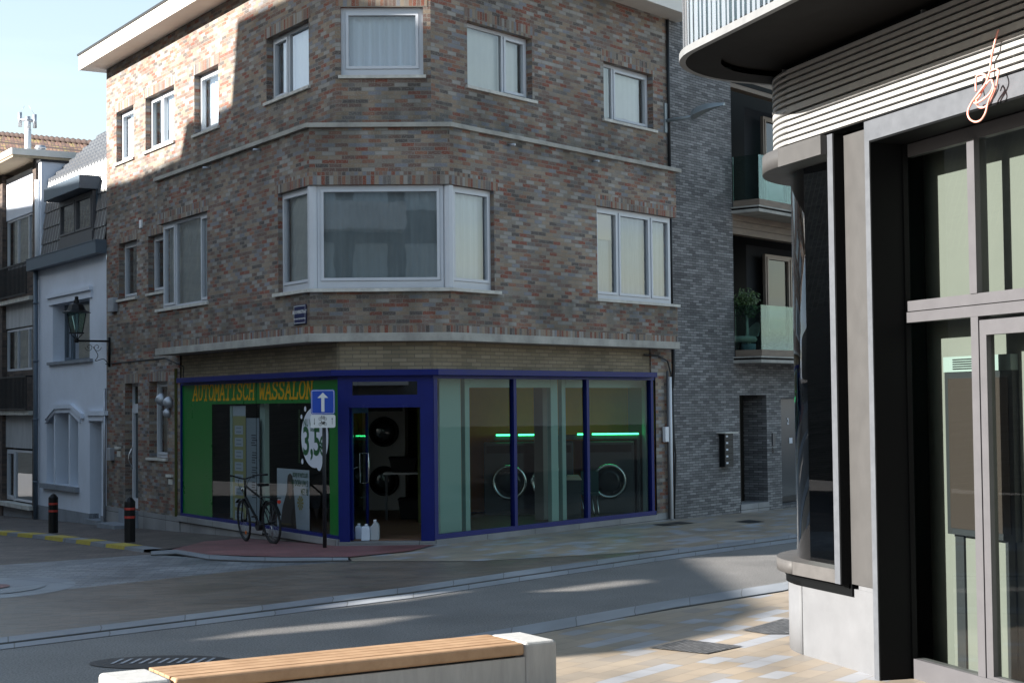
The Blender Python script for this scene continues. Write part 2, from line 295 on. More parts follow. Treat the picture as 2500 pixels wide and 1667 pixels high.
MCURTB = mat('blue_white_curtain', (.80,.88,.96), .9)
MBLIND = mat('off_white_blind', (.78,.77,.70), .85, var=.05)
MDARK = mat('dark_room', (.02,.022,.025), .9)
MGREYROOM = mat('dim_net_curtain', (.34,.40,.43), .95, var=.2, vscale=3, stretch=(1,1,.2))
MGLASS = glassmat('window_glass', (.93,.96,.97), 2.6, wave=.05)
MSHOP2 = glassmat('display_glass', (.88,.93,.94), .7, wave=.01)
MSHOP = glassmat('shop_glass', (.66,.78,.75), .5, wave=.01)
MDGLASS = glassmat('dark_tinted_glass', (.22,.33,.30), 1.3)
MCLEAR = glassmat('clear_railing_glass', (.6,.72,.68), .45)
MBLUE = mat('blue_paint', (.006,.013,.13), .4, var=.1, vscale=3, spec=.25)
MGREEN = mat('green_film', (.007,.145,.022), .3, var=.06, vscale=2, spec=.35)
MYEL = mat('orange_yellow_letters', (.50,.27,.01), .5, spec=.2)
MRENDER = mat('white_render', (.62,.67,.76), .85, var=.06, vscale=1.3, bump=.08)
MGSTONE = mat('grey_house_plinth', (.22,.24,.27), .8, var=.2, vscale=3)
MSTEEL = mat('slate_grey_metal', (.09,.12,.155), .45, var=.1)
MDSTEEL = mat('anthracite_metal', (.02,.022,.026), .45, spec=.3)
MBLACK = mat('black_paint', (.005,.005,.006), .45, spec=.25)
MBLACKM = mat('black_matt_panel', (.0025,.003,.0035), .6, spec=.1)
MALU = mat('grey_brown_aluminium', (.055,.054,.054), .5, metal=.0, var=.07, vscale=5)
MALUB = mat('blue_grey_aluminium', (.085,.092,.105), .45, metal=.0, var=.12, vscale=9)
MSLAT = mat('louvre_metal', (.30,.30,.295), .5, metal=.0, var=.12, vscale=14)
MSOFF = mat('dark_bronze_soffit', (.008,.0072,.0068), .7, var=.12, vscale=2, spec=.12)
MEDGE = mat('pale_slab_edge', (.16,.165,.17), .5, var=.1, vscale=6)
MPLAS = mat('pale_cement_plinth', (.12,.125,.135), .75, var=.10, vscale=3.5, bump=.12, bscale=12)
MCAP = mat('dark_stone_cap', (.07,.067,.066), .65, var=.14, vscale=6, bump=.08)
MWOOD = mat('hardwood_slats', (.43,.275,.16), .5, col2=(.31,.185,.10), vscale=5, bump=.15, bscale=30, stretch=(1,1,1))
MBENCHC = mat('bench_concrete', (.42,.42,.41), .8, col2=(.33,.33,.325), vscale=4, bump=.2, bscale=18, stretch=(4,4,.6))
MWCLAD = mat('brown_wood_cladding', (.24,.19,.145), .7, col2=(.15,.115,.09), vscale=3, stretch=(1,1,6))
MYELP = mat('worn_yellow_kerb_paint', (.50,.40,.06), .7, col2=(.38,.29,.05), vscale=12)
MWHITE = mat('white_plastic', (.75,.77,.80), .5)
MCHROME = mat('chrome', (.7,.7,.7), .2, metal=1)
MZINC = mat('zinc', (.42,.45,.5), .45, metal=.6, var=.15)
MPINK = mat('pink_cord', (.75,.33,.27), .55)
MORANGE = mat('orange_wall', (.95,.27,.02), .8, var=.08)
MGRNW = mat('olive_green_wall', (.05,.055,.006), .8)
MCEIL = mat('shop_ceiling', (.10,.10,.10), .9)
MFLOOR = mat('brown_shop_floor', (.14,.075,.045), .5, var=.2)
MPALEG = mat('pale_green_inner_frame', (.42,.55,.50), .5)
MLED = mat('green_led_strip', (0,.3,.08), .5, emit=((.05,1,.28), 2.6))
MSTRUCTW = mat('pale_office_wall', (.12,.123,.115), .8, var=.04)
MCABLE = mat('black_cable', (.02,.02,.022), .6)
MCAST = brickmat('cast_iron_cover', [(0,(.10,.10,.105)),(1,(.20,.20,.205))], (.03,.03,.03), .05, .05, .008, rough=.45, bump=1.2, stain=.2, offset=.5)
MRED = mat('red_reflector', (.6,.03,.01), .3)
MTYRE = mat('black_rubber', (.015,.015,.015), .8)
MSIGNB = mat('traffic_blue', (.005,.06,.42), .4)
MSIGNW = mat('traffic_white', (.72,.74,.74), .45)
MNAVY = mat('street_sign_navy', (.006,.012,.07), .4)
MPAPER = mat('white_sticker', (.62,.66,.74), .6)
MDGREEN = mat('dark_green_print', (.01,.09,.03), .5)
MOLIVE = mat('olive_board', (.42,.42,.2), .6)
MPOSTB = mat('pale_blue_poster', (.55,.62,.70), .6)
MPOSTG = mat('grey_poster', (.33,.39,.45), .6)
MPRINT = mat('dark_print', (.03,.04,.05), .6)
MLEAF = mat('leaf_green', (.05,.09,.025), .6, var=.4, vscale=8)
MPOT = mat('blue_grey_pot', (.25,.29,.36), .6)
MBEIGE = mat('beige_render', (.60,.52,.40), .85, var=.05)
MOPP = brickmat('unseen_block_brick', [(0,(.16,.145,.13)),(.5,(.20,.18,.16)),(1,(.24,.22,.20))], (.3,.27,.22), .21, .065, .006)
MSILV = mat('silver_frame', (.080,.079,.086), .45, metal=.0, var=.05, vscale=5)
MLAMP = mat('lamp_grey', (.27,.31,.33), .4, metal=.3)

# ------------------------------------------------------------------ ground
ROAD_ROT = math.atan2(DR.y, DR.x)
def gsheet(mb, poly, lift, rot=None):
    """polygon in xy laid on the terrain; split along the line where the side street starts to fall"""
    rot = ROAD_ROT if rot is None else rot; ca, sa = math.cos(-rot), math.sin(-rot)
    def clip(P, sgn):
        out = []
        for i in range(len(P)):
            a, b = P[i], P[(i+1) % len(P)]; qa, qb = sgn*gq(*a), sgn*gq(*b)
            if qa <= 0: out.append(a)
            if (qa < 0 < qb) or (qb < 0 < qa):
                t = qa/(qa-qb); out.append((a[0]+(b[0]-a[0])*t, a[1]+(b[1]-a[1])*t))
        return out
    for sg in (1, -1):
        P = clip([(p[0], p[1]) for p in poly], sg)
        if len(P) < 3: continue
        V_ = [Vector((x, y, G(x, y)+lift)) for x, y in P]
        for tri in geometry.tessellate_polygon([V_]):
            t = [V_[k] for k in tri]
            if (t[1]-t[0]).cross(t[2]-t[0]).z < 0: t.reverse()
            mb.face(t, [(p.x*ca-p.y*sa, p.x*sa+p.y*ca) for p in t])
def zone(name, m, pxs=None, xy=None, lift=.004, rot=None, label=None, cat=None):
    mb = MB(); gsheet(mb, xy if xy else [gnd(u, v)[:2] for u, v in pxs], lift, rot); o = mb.build(name, m, merge=False)
    return tag(o, kind='structure')
UPE = [(-500,1624),(0,1561),(500,1499),(1000,1436),(1270,1396),(1637,1345),(1950,1305),(2300,1262),(2700,1215)]
LOE = [(2700,1255),(2300,1330),(1911,1423),(1641,1466),(1346,1517),(1000,1577),(600,1645),(100,1733)]
zone('ground', MDASPH, xy=[(-120,-60),(120,-60),(120,160),(-120,160)], lift=-.012)
zone('road', MASPH, pxs=UPE+LOE[:-1]+[(100,1733),(-500,1850)], lift=0)
zone('plaza', MTILE, xy=[gnd(u, v+22)[:2] for u, v in LOE]+[(-4,6.5),(-6,-4),(9,-4),(40,30)], lift=.004, rot=ROAD_ROT+.04)
def kerb(name, pts, dv, lift, m=MKERB, h=.02):
    a = [gnd(u, v) for u, v in pts]; b = [gnd(u, v+d) for (u, v), d in zip(pts, dv)]; mb = MB(); l = 0
    for i in range(len(a)-1):
        if gq(a[i].x, a[i].y) * gq(a[i+1].x, a[i+1].y) < 0: pass
        d = (a[i+1]-a[i]).length; W_ = (b[i]-a[i]).length
        z = Vector((0, 0, lift))
        mb.face([b[i]+z, b[i+1]+z, a[i+1]+z, a[i]+z], [(l,.0),(l+d,.0),(l+d,W_),(l,W_)])
        mb.face([b[i]+z-Vector((0,0,h)), b[i+1]+z-Vector((0,0,h)), b[i+1]+z, b[i]+z], [(l,0),(l+d,0),(l+d,.01),(l,.01)]); l += d
    return tag(mb.build(name, m, merge=False), kind='structure')
kerb('kerb', UPE, [13]*4+[12,10,8,6,5], .022)
kerb('gutter', [(u, v+d) for (u, v), d in zip(UPE, [14]*4+[13,11,9,7,6])], [11]*4+[10,9,8,6,5], .008)
kerb('kerb', LOE, [16,18,20,19,25,30,32,34], .012)
zone('side_street', MDPAV, pxs=[(-600,1255),(-300,1283),(0,1306),(390,1352),(365,1356),(0,1380),(-600,1420)], lift=.004, rot=.2)
zone('cobbled_strip', MSETT, pxs=[(-600,1420),(0,1380),(365,1354),(510,1367),(697,1374),(860,1371),(697,1382),(80,1449),(-600,1530)], lift=.008, rot=.1)
zone('paved_crossing', MCLAY, pxs=[(-600,1530),(80,1449),(697,1382),(860,1371),(1170,1371),(1500,1353),(1660,1341),(1270,1396),(1000,1436),(500,1499),(0,1561),(-500,1624)], lift=.010, rot=.25)
zone('far_sidewalk', MTILE, xy=[gnd(860,1371)[:2], gnd(1170,1371)[:2], gnd(1500,1353)[:2], gnd(1660,1341)[:2], gnd(1950,1304)[:2], gnd(2300,1261)[:2], gnd(2700,1214)[:2]]+[tuple(R.pt(22,0,-.3)[:2]), tuple(R.pt(-.2,0,-.3)[:2]), tuple(CH.pt(W_CH-.1,0,-.2)[:2]), gnd(1000,1330)[:2], gnd(900,1340)[:2], gnd(850,1360)[:2]], lift=.014, rot=ROAD_ROT+.04)
zone('red_pavement', MREDP, pxs=[(418,1345),(500,1325),(595,1318),(700,1326),(826,1332),(1000,1330),(1075,1330),(1000,1349),(850,1364),(697,1364),(510,1358)], lift=.030, rot=.2)
zone('house_sidewalk', MDPAV, xy=[tuple(L.pt(s,0,-.3)[:2]) for s in (0,-12,-40)]+[gnd(-600,1252)[:2], gnd(-300,1279)[:2], gnd(0,1300)[:2], gnd(395,1346)[:2], gnd(440,1338)[:2], gnd(595,1321)[:2], gnd(700,1329)[:2], gnd(826,1335)[:2]], lift=.026, rot=.6)
# kerb along the side street, every other stone painted yellow
kb = [(-560,1254),(-300,1280),(0,1299),(130,1310),(260,1326),(400,1346)]
def kpt(t):
    acc = 0; P = [gnd(*p) for p in kb]; tot = sum((P[i+1]-P[i]).length for i in range(len(P)-1)); d = t
    for i in range(len(P)-1):
        l = (P[i+1]-P[i]).length
        if d <= l or i == len(P)-2: return P[i]+(P[i+1]-P[i])*(d/l), (P[i+1]-P[i]).normalized()
        d -= l
P_ = [gnd(*p) for p in kb]; KTOT = sum((P_[i+1]-P_[i]).length for i in range(len(P_)-1))
kmb, ymb = MB(), MB(); k = 0; t = KTOT
yel = [(20,55),(81,118),(150,195),(228,264),(303,350)]
def kstone(mb, u0, u1, lift):
    def at(u):
        for (a, b) in zip(kb, kb[1:]):
            if a[0] <= u <= b[0]: return gnd(u, a[1]+(b[1]-a[1])*(u-a[0])/(b[0]-a[0]))
    a, b = at(u0), at(u1); d = (b-a).normalized(); n = Vector((d.y, -d.x, 0)).normalized()*.30
    z = Vector((0, 0, lift)); dn = Vector((0, 0, -.08))
    for P in ([a+n+z, b+n+z, b+z, a+z], [a+n*1.06+z+dn, b+n*1.06+z+dn, b+n+z, a+n+z]): mb.face(P, [(u0*.01,0),(u1*.01,0),(u1*.01,.2),(u0*.01,.2)])
kstone(kmb, -560, -300, .05); kstone(kmb, -300, 0, .05)
for a, b in zip([0,60,130,200,260,330], [60,130,200,260,330,398]): kstone(kmb, a, b, .05)
tag(kmb.build('side_street_kerb', MKERB, merge=False), kind='structure')
for a, b in yel: kstone(ymb, a, b, .055)
tag(ymb.build('yellow_kerb_marking', MYELP, merge=False), kind='structure')
kerb('white_kerb', [(368,1350),(430,1346),(510,1359),(600,1364),(697,1366),(850,1366)], [8,9,10,9,8,6], .034)
# round kerb of the island at the left edge
ic = gnd(-25, 1437); mb = MB()
for r, z, mm_, nm in ((.95,.012,MKERB,'island_border'),(.62,.02,MKERB,'traffic_island'),(.22,.03,MREDP,'island_centre')):
    mb = MB(); gsheet(mb, [(ic.x+r*1.05*math.cos(a*PI/24), ic.y+r*1.25*math.sin(a*PI/24)) for a in range(48)], z); tag(mb.build(nm, mm_, merge=False), kind='structure')

# ------------------------------------------------------------------ wall + window builders
def wall_panel(mb, W, s0, s1, z0, z1, holes=(), off=0, rev=.12, open_ends=()):
    ss = sorted({s0, s1, *[h[0] for h in holes], *[h[1] for h in holes]}); zz = sorted({z0, z1, *[h[2] for h in holes], *[h[3] for h in holes]})
    ss = [x for x in ss if s0 <= x <= s1]; zz = [x for x in zz if z0 <= x <= z1]
    for a, b in zip(ss, ss[1:]):
        for c, d in zip(zz, zz[1:]):
            mS, mZ = (a+b)/2, (c+d)/2
            if any(h[0] < mS < h[1] and h[2] < mZ < h[3] for h in holes): continue
            mb.wquad(W, a, b, c, d, off)
    for h in holes:
        a, b, c, d = h[:4]; F = W.pt; q = off-rev
        if a > s0: mb.face([F(a,c,off),F(a,d,off),F(a,d,q),F(a,c,q)], [(off,c),(off,d),(q,d),(q,c)])
        if b < s1: mb.face([F(b,c,q),F(b,d,q),F(b,d,off),F(b,c,off)], [(q,c),(q,d),(off,d),(off,c)])
        mb.face([F(a,d,off),F(b,d,off),F(b,d,q),F(a,d,q)], [(a,off),(b,off),(b,q),(a,q)])
        mb.face([F(a,c,q),F(b,c,q),F(b,c,off),F(a,c,off)], [(a,q),(b,q),(b,off),(a,off)])
def curtain_mb(W, s0, s1, z0, z1, o, amp=.02, per=.16, seed=0):
    mb = MB(); n = max(2, int((s1-s0)/.03)); rnd = random.Random(seed)
    ph = rnd.random()*6; f = lambda s, k: o + amp*(math.sin(s*2*PI/per+ph)+.6*math.sin(s*2*PI/(per*.43)+ph*2))*(.5+.5*k)
    P = [s0+(s1-s0)*i/n for i in range(n+1)]
    for a, b in zip(P, P[1:]): mb.face([W.pt(a,z0,f(a,1)),W.pt(b,z0,f(b,1)),W.pt(b,z1,f(b,.3)),W.pt(a,z1,f(a,.3))], None, True)
    return mb
def window(parent, W, s0, s1, z0, z1, off, rev=.12, lights=((0,1,1),), back=MCURT, glass=MGLASS, fr=.055, sill=None, blind=None, frm=MPVC, label=None, amp=.02, bottom=.0, shade=None):
    """frame mesh; children: pane, curtain, sill"""
    q = off-rev; mb = MB(); ws = s1-s0; zb = z0+bottom
    mb.wbox(W, s0+.001, s1-.001, z0+.001, zb+fr, q-.07, q); mb.wbox(W, s0+.001, s1-.001, z1-fr, z1-.001, q-.07, q)
    mb.wbox(W, s0+.001, s0+fr, zb+fr, z1-fr, q-.07, q); mb.wbox(W, s1-fr, s1-.001, zb+fr, z1-fr, q-.07, q)
    xs = sorted({l[0] for l in lights}-{0})
    for x in xs: mb.wbox(W, s0+ws*x-fr*.45, s0+ws*x+fr*.45, zb+fr, z1-fr, q-.07, q)
    pane = MB()
    for a, b, sash in lights:
        A = s0+ws*a+(fr if a == 0 else fr*.45); B = s0+ws*b-(fr if b == 1 else fr*.45); Z0, Z1 = zb+fr, z1-fr; t = .0
        if sash:
            t = .05; g = .004
            mb.wbox(W, A+g, B-g, Z0+g, Z0+t, q-.055, q+.018); mb.wbox(W, A+g, B-g, Z1-t, Z1-g, q-.055, q+.018)
            mb.wbox(W, A+g, A+t, Z0+t, Z1-t, q-.055, q+.018); mb.wbox(W, B-t, B-g, Z0+t, Z1-t, q-.055, q+.018)
        pane.wquad(W, A+t-.003, B-t+.003, Z0+t-.003, Z1-t+.003, q-.03)
    f = mb.build('window', frm, parent); 
    if label: f['label'] = label
    pane.build('pane', glass, f)
    if back:
        bk = curtain_mb(W, s0+.01, s1-.01, z0+.01, z1-.01, q-.14, amp, seed=int(s0*100)+int(z0*10)); bk.build('curtain', back, f)
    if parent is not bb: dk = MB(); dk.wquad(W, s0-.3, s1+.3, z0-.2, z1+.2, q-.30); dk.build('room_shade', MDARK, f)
    if blind:
        bl = MB(); bl.wquad(W, s0+.02+ws*blind[0], s0+ws*blind[1]-.02, z0+(z1-z0)*blind[2], z1-.02, q-.085); bl.build('blind', blind[3] if len(blind) > 3 else MBLIND, f)
    if sill:
        sm = MB(); sm.wbox(W, s0-sill[0], s1+sill[1], z0-.05, z0-.001, q, off+.045); sm.build('sill', MSILL, f)
    return f
def rect(W, u0, vt, u1, vb, off=0, vl=None):
    """opening from photo: left edge u0 with top vt and bottom vb, right edge u1"""
    s0, z1 = W.px(u0, vt, off); _, z0 = W.px(u0, vb, off)
    s1 = W.px(u1, (vt+vb)/2, off)[0]
    return s0, s1, z0, z1

# ------------------------------------------------------------------ BRICK CORNER BUILDING
OL, OC, OR = .40, .10, .28
A_ = isect(L, OL, CH, OC); B_ = isect(CH, OC, R, OR)
sA_L = (A_-L.o).dot(L.d); sA_C = (A_-CH.o).dot(CH.d); sB_C = (B_-CH.o).dot(CH.d); sB_R = (B_-R.o).dot(R.d)
SL, SR = -11.12, 6.82                     # ends of the building
SBL = L.px(384, 600, OL)[0]; SBR = 6.62     # ends of the overhanging first floor
ZB0, ZB1, ZS0, ZS1, ZR = 3.17, 3.30, 6.49, 6.56, 9.47
bb = thing('brick_building', 'corner apartment building of mottled recycled brick with a green and blue laundromat below', 'building', (c0.x, c0.y, 0))
def proj_z(W, u, v, off=0): return W.px(u, v, off)[1]
# --- window openings
w1 = rect(L, 284, 276, 326, 396); w2 = rect(L, 355, 241, 425, 372); w3 = rect(L, 474, 185, 533, 331); w4 = rect(L, 650, 96, 754, 252)
zt2, zb2 = w2[3], w2[2]
w1 = (w1[0], w1[1], zb2, zt2); w2 = (w2[0], w2[1], zb2, zt2); w3 = (w3[0], w3[1], w3[2], w3[3]); w4 = (w4[0], w4[1], w4[2], w4[3])
w5 = rect(CH, 831, 18, 1033, 185)
w6 = rect(R, 1140, 50, 1299, 208); w7 = rect(R, 1473, 149, 1594, 289)
w8 = rect(L, 290, 596, 334, 732); w9 = rect(L, 361.6, 578, 402, 717)
w10 = list(rect(L, 390, 548, 506, 755, OL)); w10[0] = SBL
w13 = list(rect(R, 1456.6, 502, 1640, 728, OR)); w13[1] = SBR
zbw0, zbw1 = 3.99, 5.60
bl_s0 = L.px(679, 600, OL)[0]; br_s1 = R.px(1207, 600, OR)[0]
dr_ = rect(L, 305, 936, 337, 1239); wd = rect(L, 364, 932, 409, 1116)
zpl = L.px(350, 1248)[1]
SHL = L.px(440, 1100)[0]; SHR = R.px(1601, 1100)[0]
mb = MB()
wall_panel(mb, L, SL, 0, ZS1, ZR, [w1, w2, w3, w4], 0, .13)
wall_panel(mb, CH, 0, W_CH, ZS1, ZR, [w5], 0, .10)
wall_panel(mb, R, 0, SR, ZS1, ZR, [w6, w7], 0, .13)
wall_panel(mb, L, SL, SBL, ZB0, ZS1, [w8, (w9[0], w9[1], w9[2], w9[3])], 0, .13)
wall_panel(mb, L, SBL, sA_L, ZB1, ZS0, [(w10[0], w10[1], w10[2], w10[3]), (bl_s0, sA_L, zbw0, zbw1)], OL, .13)
wall_panel(mb, CH, sA_C, sB_C, ZB1, ZS0, [(sA_C, sB_C, zbw0, zbw1)], OC, .13)
wall_panel(mb, R, sB_R, SBR, ZB1, ZS0, [(sB_R, br_s1, zbw0, zbw1), (w13[0], w13[1], w13[2], w13[3])], OR, .13)
for za, zb_ in ((ZB1, w10[2]), (w10[3], ZS0)):
    mb.face([L.pt(SBL,za,0),L.pt(SBL,za,OL),L.pt(SBL,zb_,OL),L.pt(SBL,zb_,0)], [(0,za),(OL,za),(OL,zb_),(0,zb_)])
mb.face([L.pt(SBL,w10[2],0),L.pt(SBL,w10[2],OL-.2),L.pt(SBL,w10[3],OL-.2),L.pt(SBL,w10[3],0)], [(0,w10[2]),(.2,w10[2]),(.2,w10[3]),(0,w10[3])])
for za, zb_ in ((ZB1, w13[2]), (w13[3], ZS0)):
    mb.face([R.pt(SBR,za,OR),R.pt(SBR,za,0),R.pt(SBR,zb_,0),R.pt(SBR,zb_,OR)], [(0,za),(OR,za),(OR,zb_),(0,zb_)])
wall_panel(mb, L, SL, SHL, zpl, ZB0, [dr_, wd], 0, .16)
wall_panel(mb, R, SHR+.02, SR, .12, ZB0, [], 0, .1)
wall_panel(mb, R, SBR, SR, ZB0, ZS1, [], 0, .1)
mb.face([R.pt(SR,0,0),R.pt(SR,0,-1),R.pt(SR,ZR,-1),R.pt(SR,ZR,0)]); mb.face([L.pt(SL,-.5,-3),L.pt(SL,-.5,0),L.pt(SL,ZR,0),L.pt(SL,ZR,-3)], [(-3,0),(0,0),(0,ZR),(-3,ZR)])
mb.build('wall', MBRICK, bb, merge=False)
# soldier courses above the openings
def lintel(W, a, b, z, off, h=.2):
    m_ = MB(); m_.wbox(W, a, b, z+.001, z+h, off-.02, off+.004); m_.build('lintel', MSOLD, bb)
for W_, q, o in ((L,w1,0),(L,w2,0),(L,w3,0),(L,w4,0),(CH,w5,0),(R,w6,0),(R,w7,0),(L,w8,0),(L,dr_,0),(L,wd,0)): lintel(W_, q[0]-.07, q[1]+.07, q[3], o)
lintel(L, w9[0]-.07, SBL-.001, w9[3], 0); lintel(L, SBL+.001, w10[1]+.07, w10[3], OL); lintel(R, w13[0]-.05, SBR-.001, w13[3], OR)
m_ = MB()
def ringpath(oL, oC, oR, sl, sr):
    return [tuple(L.pt(sl,0,oL)[:2]), tuple(isect(L,oL,CH,oC)), tuple(isect(CH,oC,R,oR)), tuple(R.pt(sr,0,oR)[:2])]
m_.ring(ringpath(OL+.004,OC+.004,OR+.004,bl_s0-.1,br_s1+.1), ringpath(OL-.02,OC-.02,OR-.02,bl_s0-.1,br_s1+.1), zbw1+.001, zbw1+.2); m_.build('lintel', MSOLD, bb)
m_ = MB(); m_.ring(ringpath(OL+.004,OC+.004,OR+.004,SBL+.002,SBR-.002), ringpath(OL-.02,OC-.02,OR-.02,SBL+.002,SBR-.002), ZB1+.001, ZB1+.11); m_.build('brick_course', MSOLD, bb)
# concrete ledge, string course, roof edge
m_ = MB(); m_.ring(ringpath(OL+.03,OC+.03,OR+.03,SBL-.05,SBR+.02), ringpath(-.15,-.15,-.15,SBL-.05,SBR+.02), ZB0, ZB1); m_.build('concrete_ledge', MCONC, bb, bevel=.008)
m_ = MB(); m_.ring(ringpath(OL+.06,OC+.06,OR+.06,SBL-.06,SBR+.12), ringpath(-.02,-.02,-.02,SBL-.06,SBR+.12), ZS0, ZS1); m_.build('string_course', MCONC, bb, bevel=.006)
m_ = MB(); m_.ring(ringpath(.50,.42,.50,SL-.35,SR+.35), ringpath(-.3,-.3,-.3,SL-.35,SR+.35), ZR, 9.78); m_.build('fascia', MFASC, bb)
m_ = MB(); m_.ring(ringpath(.53,.45,.53,SL-.38,SR+.38), ringpath(-.3,-.3,-.3,SL-.38,SR+.38), 9.782, 9.82); m_.build('roof_edge_trim', MDSTEEL, bb)
m_ = MB(); m_.prism([tuple(L.pt(SL,0,-.02)[:2]), tuple(c0[:2]), tuple(c1[:2]), tuple(R.pt(SR,0,-.02)[:2]), tuple(R.pt(SR,0,-4)[:2]), tuple(L.pt(SL,0,-4)[:2])], 9.5, 9.74); m_.build('roof', MDSTEEL, bb)
# first floor slab and back walls keep the daylight out
m_ = MB(); m_.prism([tuple(L.pt(SL,0,-.2)[:2]), tuple(L.pt(0,0,-.2)[:2]), tuple(R.pt(0,0,-.2)[:2]), tuple(R.pt(SR,0,-.2)[:2]), tuple(R.pt(SR,0,-4)[:2]), tuple(L.pt(SL,0,-4)[:2])], 2.9, 3.1); m_.build('ceiling', MCEIL, bb)
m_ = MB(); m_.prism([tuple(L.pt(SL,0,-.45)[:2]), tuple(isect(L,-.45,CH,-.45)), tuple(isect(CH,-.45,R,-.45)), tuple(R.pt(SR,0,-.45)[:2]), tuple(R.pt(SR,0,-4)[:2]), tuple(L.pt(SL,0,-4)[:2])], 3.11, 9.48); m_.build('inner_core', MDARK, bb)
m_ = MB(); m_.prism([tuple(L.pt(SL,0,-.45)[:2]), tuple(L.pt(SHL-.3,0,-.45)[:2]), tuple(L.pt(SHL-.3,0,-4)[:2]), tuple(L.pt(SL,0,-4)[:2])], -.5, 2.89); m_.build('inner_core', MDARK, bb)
# windows
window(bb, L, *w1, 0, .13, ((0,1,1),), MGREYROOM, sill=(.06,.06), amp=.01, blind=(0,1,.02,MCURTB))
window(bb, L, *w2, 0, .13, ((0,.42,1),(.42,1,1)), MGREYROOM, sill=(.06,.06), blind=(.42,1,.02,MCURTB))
window(bb, L, *w3, 0, .13, ((0,1,1),), MCURTB, sill=(.06,.06))
window(bb, L, *w4, 0, .13, ((0,.38,1),(.38,1,0)), MCURTB, sill=(.06,.06))
window(bb, CH, *w5, 0, .07, ((0,1,1),), MCURTB, sill=(.04,.04), amp=.035, bottom=.04, fr=.07, label='top corner window with pale blue curtains')
window(bb, R, *w6, 0, .13, ((0,.62,0),(.62,1,1)), MBLIND, sill=(.05,.09), amp=.004)
window(bb, R, *w7, 0, .13, ((0,.28,0),(.28,1,1)), MBLIND, sill=(.05,.09), amp=.004)
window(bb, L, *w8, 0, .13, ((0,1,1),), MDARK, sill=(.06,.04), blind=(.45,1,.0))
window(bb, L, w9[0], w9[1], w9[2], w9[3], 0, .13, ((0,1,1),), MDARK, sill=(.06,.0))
window(bb, L, w10[0]+.11, w10[1], w10[2], w10[3], OL, .08, ((0,.28,1),(.28,.8,0),(.8,1,1)), MCURT, sill=(.14,.06))
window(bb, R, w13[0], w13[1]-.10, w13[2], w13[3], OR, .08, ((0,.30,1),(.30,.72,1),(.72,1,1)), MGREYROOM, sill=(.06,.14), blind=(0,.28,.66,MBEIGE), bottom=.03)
# bay window: three faces with posts at the corners
def bay(W, a, b, off, lights, back, lab, blind=None):
    return window(bb, W, a, b, zbw0+.01, zbw1-.002, off, .0, lights, back, fr=.05, label=lab, blind=blind, bottom=.06)
OI = .07
Ai = isect(L, OL-OI, CH, OC-OI); Bi = isect(CH, OC-OI, R, OR-OI)
sa = (Ai-L.o).dot(L.d); sac = (Ai-CH.o).dot(CH.d); sbc = (Bi-CH.o).dot(CH.d); sbr = (Bi-R.o).dot(R.d)
bay(L, bl_s0, sa-.06, OL-OI-.01, ((0,1,1),), MCURT, 'left face of the bay window', (.3,1,.0,MCURT))
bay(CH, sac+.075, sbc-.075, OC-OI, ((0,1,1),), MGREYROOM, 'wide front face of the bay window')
bay(R, sbr+.06, br_s1, OR-OI-.01, ((0,1,1),), MCURT, 'right face of the bay window')
for P in (Ai, Bi):
    m_ = MB(); n_ = 12; rr = .085
    m_.prism([(P.x+rr*math.cos(k*PI/4+.2), P.y+.05+rr*math.sin(k*PI/4+.2)) for k in range(8)], zbw0+.005, zbw1-.003); m_.build('corner_post', MPVC, bb, bevel=.006)
m_ = MB(); m_.ring(ringpath(OL+.07,OC+.07,OR+.07,bl_s0-.1,br_s1+.1), ringpath(OL-.12,OC-.12,OR-.12,bl_s0-.1,br_s1+.1), zbw0-.055, zbw0-.001); m_.build('sill', MSILL, bb, bevel=.004)
# spouts under the string course
for u, v, W_, o in ((507,409,L,OL),(630,365,L,OL),(1247,353,R,OR),(1452,393,R,OR)):
    s, z = W_.px(u, v, o+.05); m_ = MB(); m_.tube([W_.pt(s,z,o-.02), W_.pt(s,z-.012,o+.14)], .02, 10); m_.build('drain_spout', MZINC, bb)
# ground floor: plinth, side door, window, vents, slots
m_ = MB(); m_.wbox(L, SL, SHL-.001, -.6, zpl, -.2, .02); m_.build('plinth', MPLNTH, bb)
m_ = MB(); m_.wbox(R, SHR-.02, SR, -.1, .12, -.2, .02); m_.build('plinth', MPLNTH, bb)
m_ = MB(); a, b, z0, z1 = dr_; q = -.16; zt = z0+(z1-z0)*.80
m_.wbox(L, a, a+.06, z0, z1, q-.07, q); m_.wbox(L, b-.06, b, z0, z1, q-.07, q); m_.wbox(L, a+.06, b-.06, z1-.06, z1, q-.07, q); m_.wbox(L, a+.06, b-.06, zt, zt+.09, q-.07, q+.01)
m_.wbox(L, a+.065, a+.15, z0, zt, q-.05, q+.03); m_.wbox(L, b-.15, b-.065, z0, zt, q-.05, q+.03); m_.wbox(L, a+.15, b-.15, z0, z0+.2, q-.05, q+.03); m_.wbox(L, a+.15, b-.15, zt-.1, zt, q-.05, q+.03)
dd = m_.build('door', MPVC, bb); dd['label'] = 'narrow white glazed side door'
m_ = MB(); m_.wquad(L, a+.1, b-.1, z0+.1, z1-.04, q-.02); m_.build('pane', MDGLASS, dd)
hz = (z0+zt)/2
m_ = MB(); m_.tube([L.pt(a+.1, hz-.22+.44*i/8, q+.03+.09*math.sin(PI*i/8)) for i in range(9)], .012, 8); m_.build('handle', MCHROME, dd)
window(bb, L, *wd, 0, .16, ((0,1,1),), MBLIND, sill=(.09,.02), amp=.003, label='tall narrow window with a pale blind beside the side door')
m_ = MB(); zz0 = G(*L.pt((a+b)/2,0,.2)[:2]); m_.wbox(L, a-.12, b+.06, zz0-.1, z0-.02, -.16, .10); m_.wbox(L, a-.3, b+.02, zz0-.1, zz0+.11, .101, .5); m_.build('door_step', MGSTONE, bb)
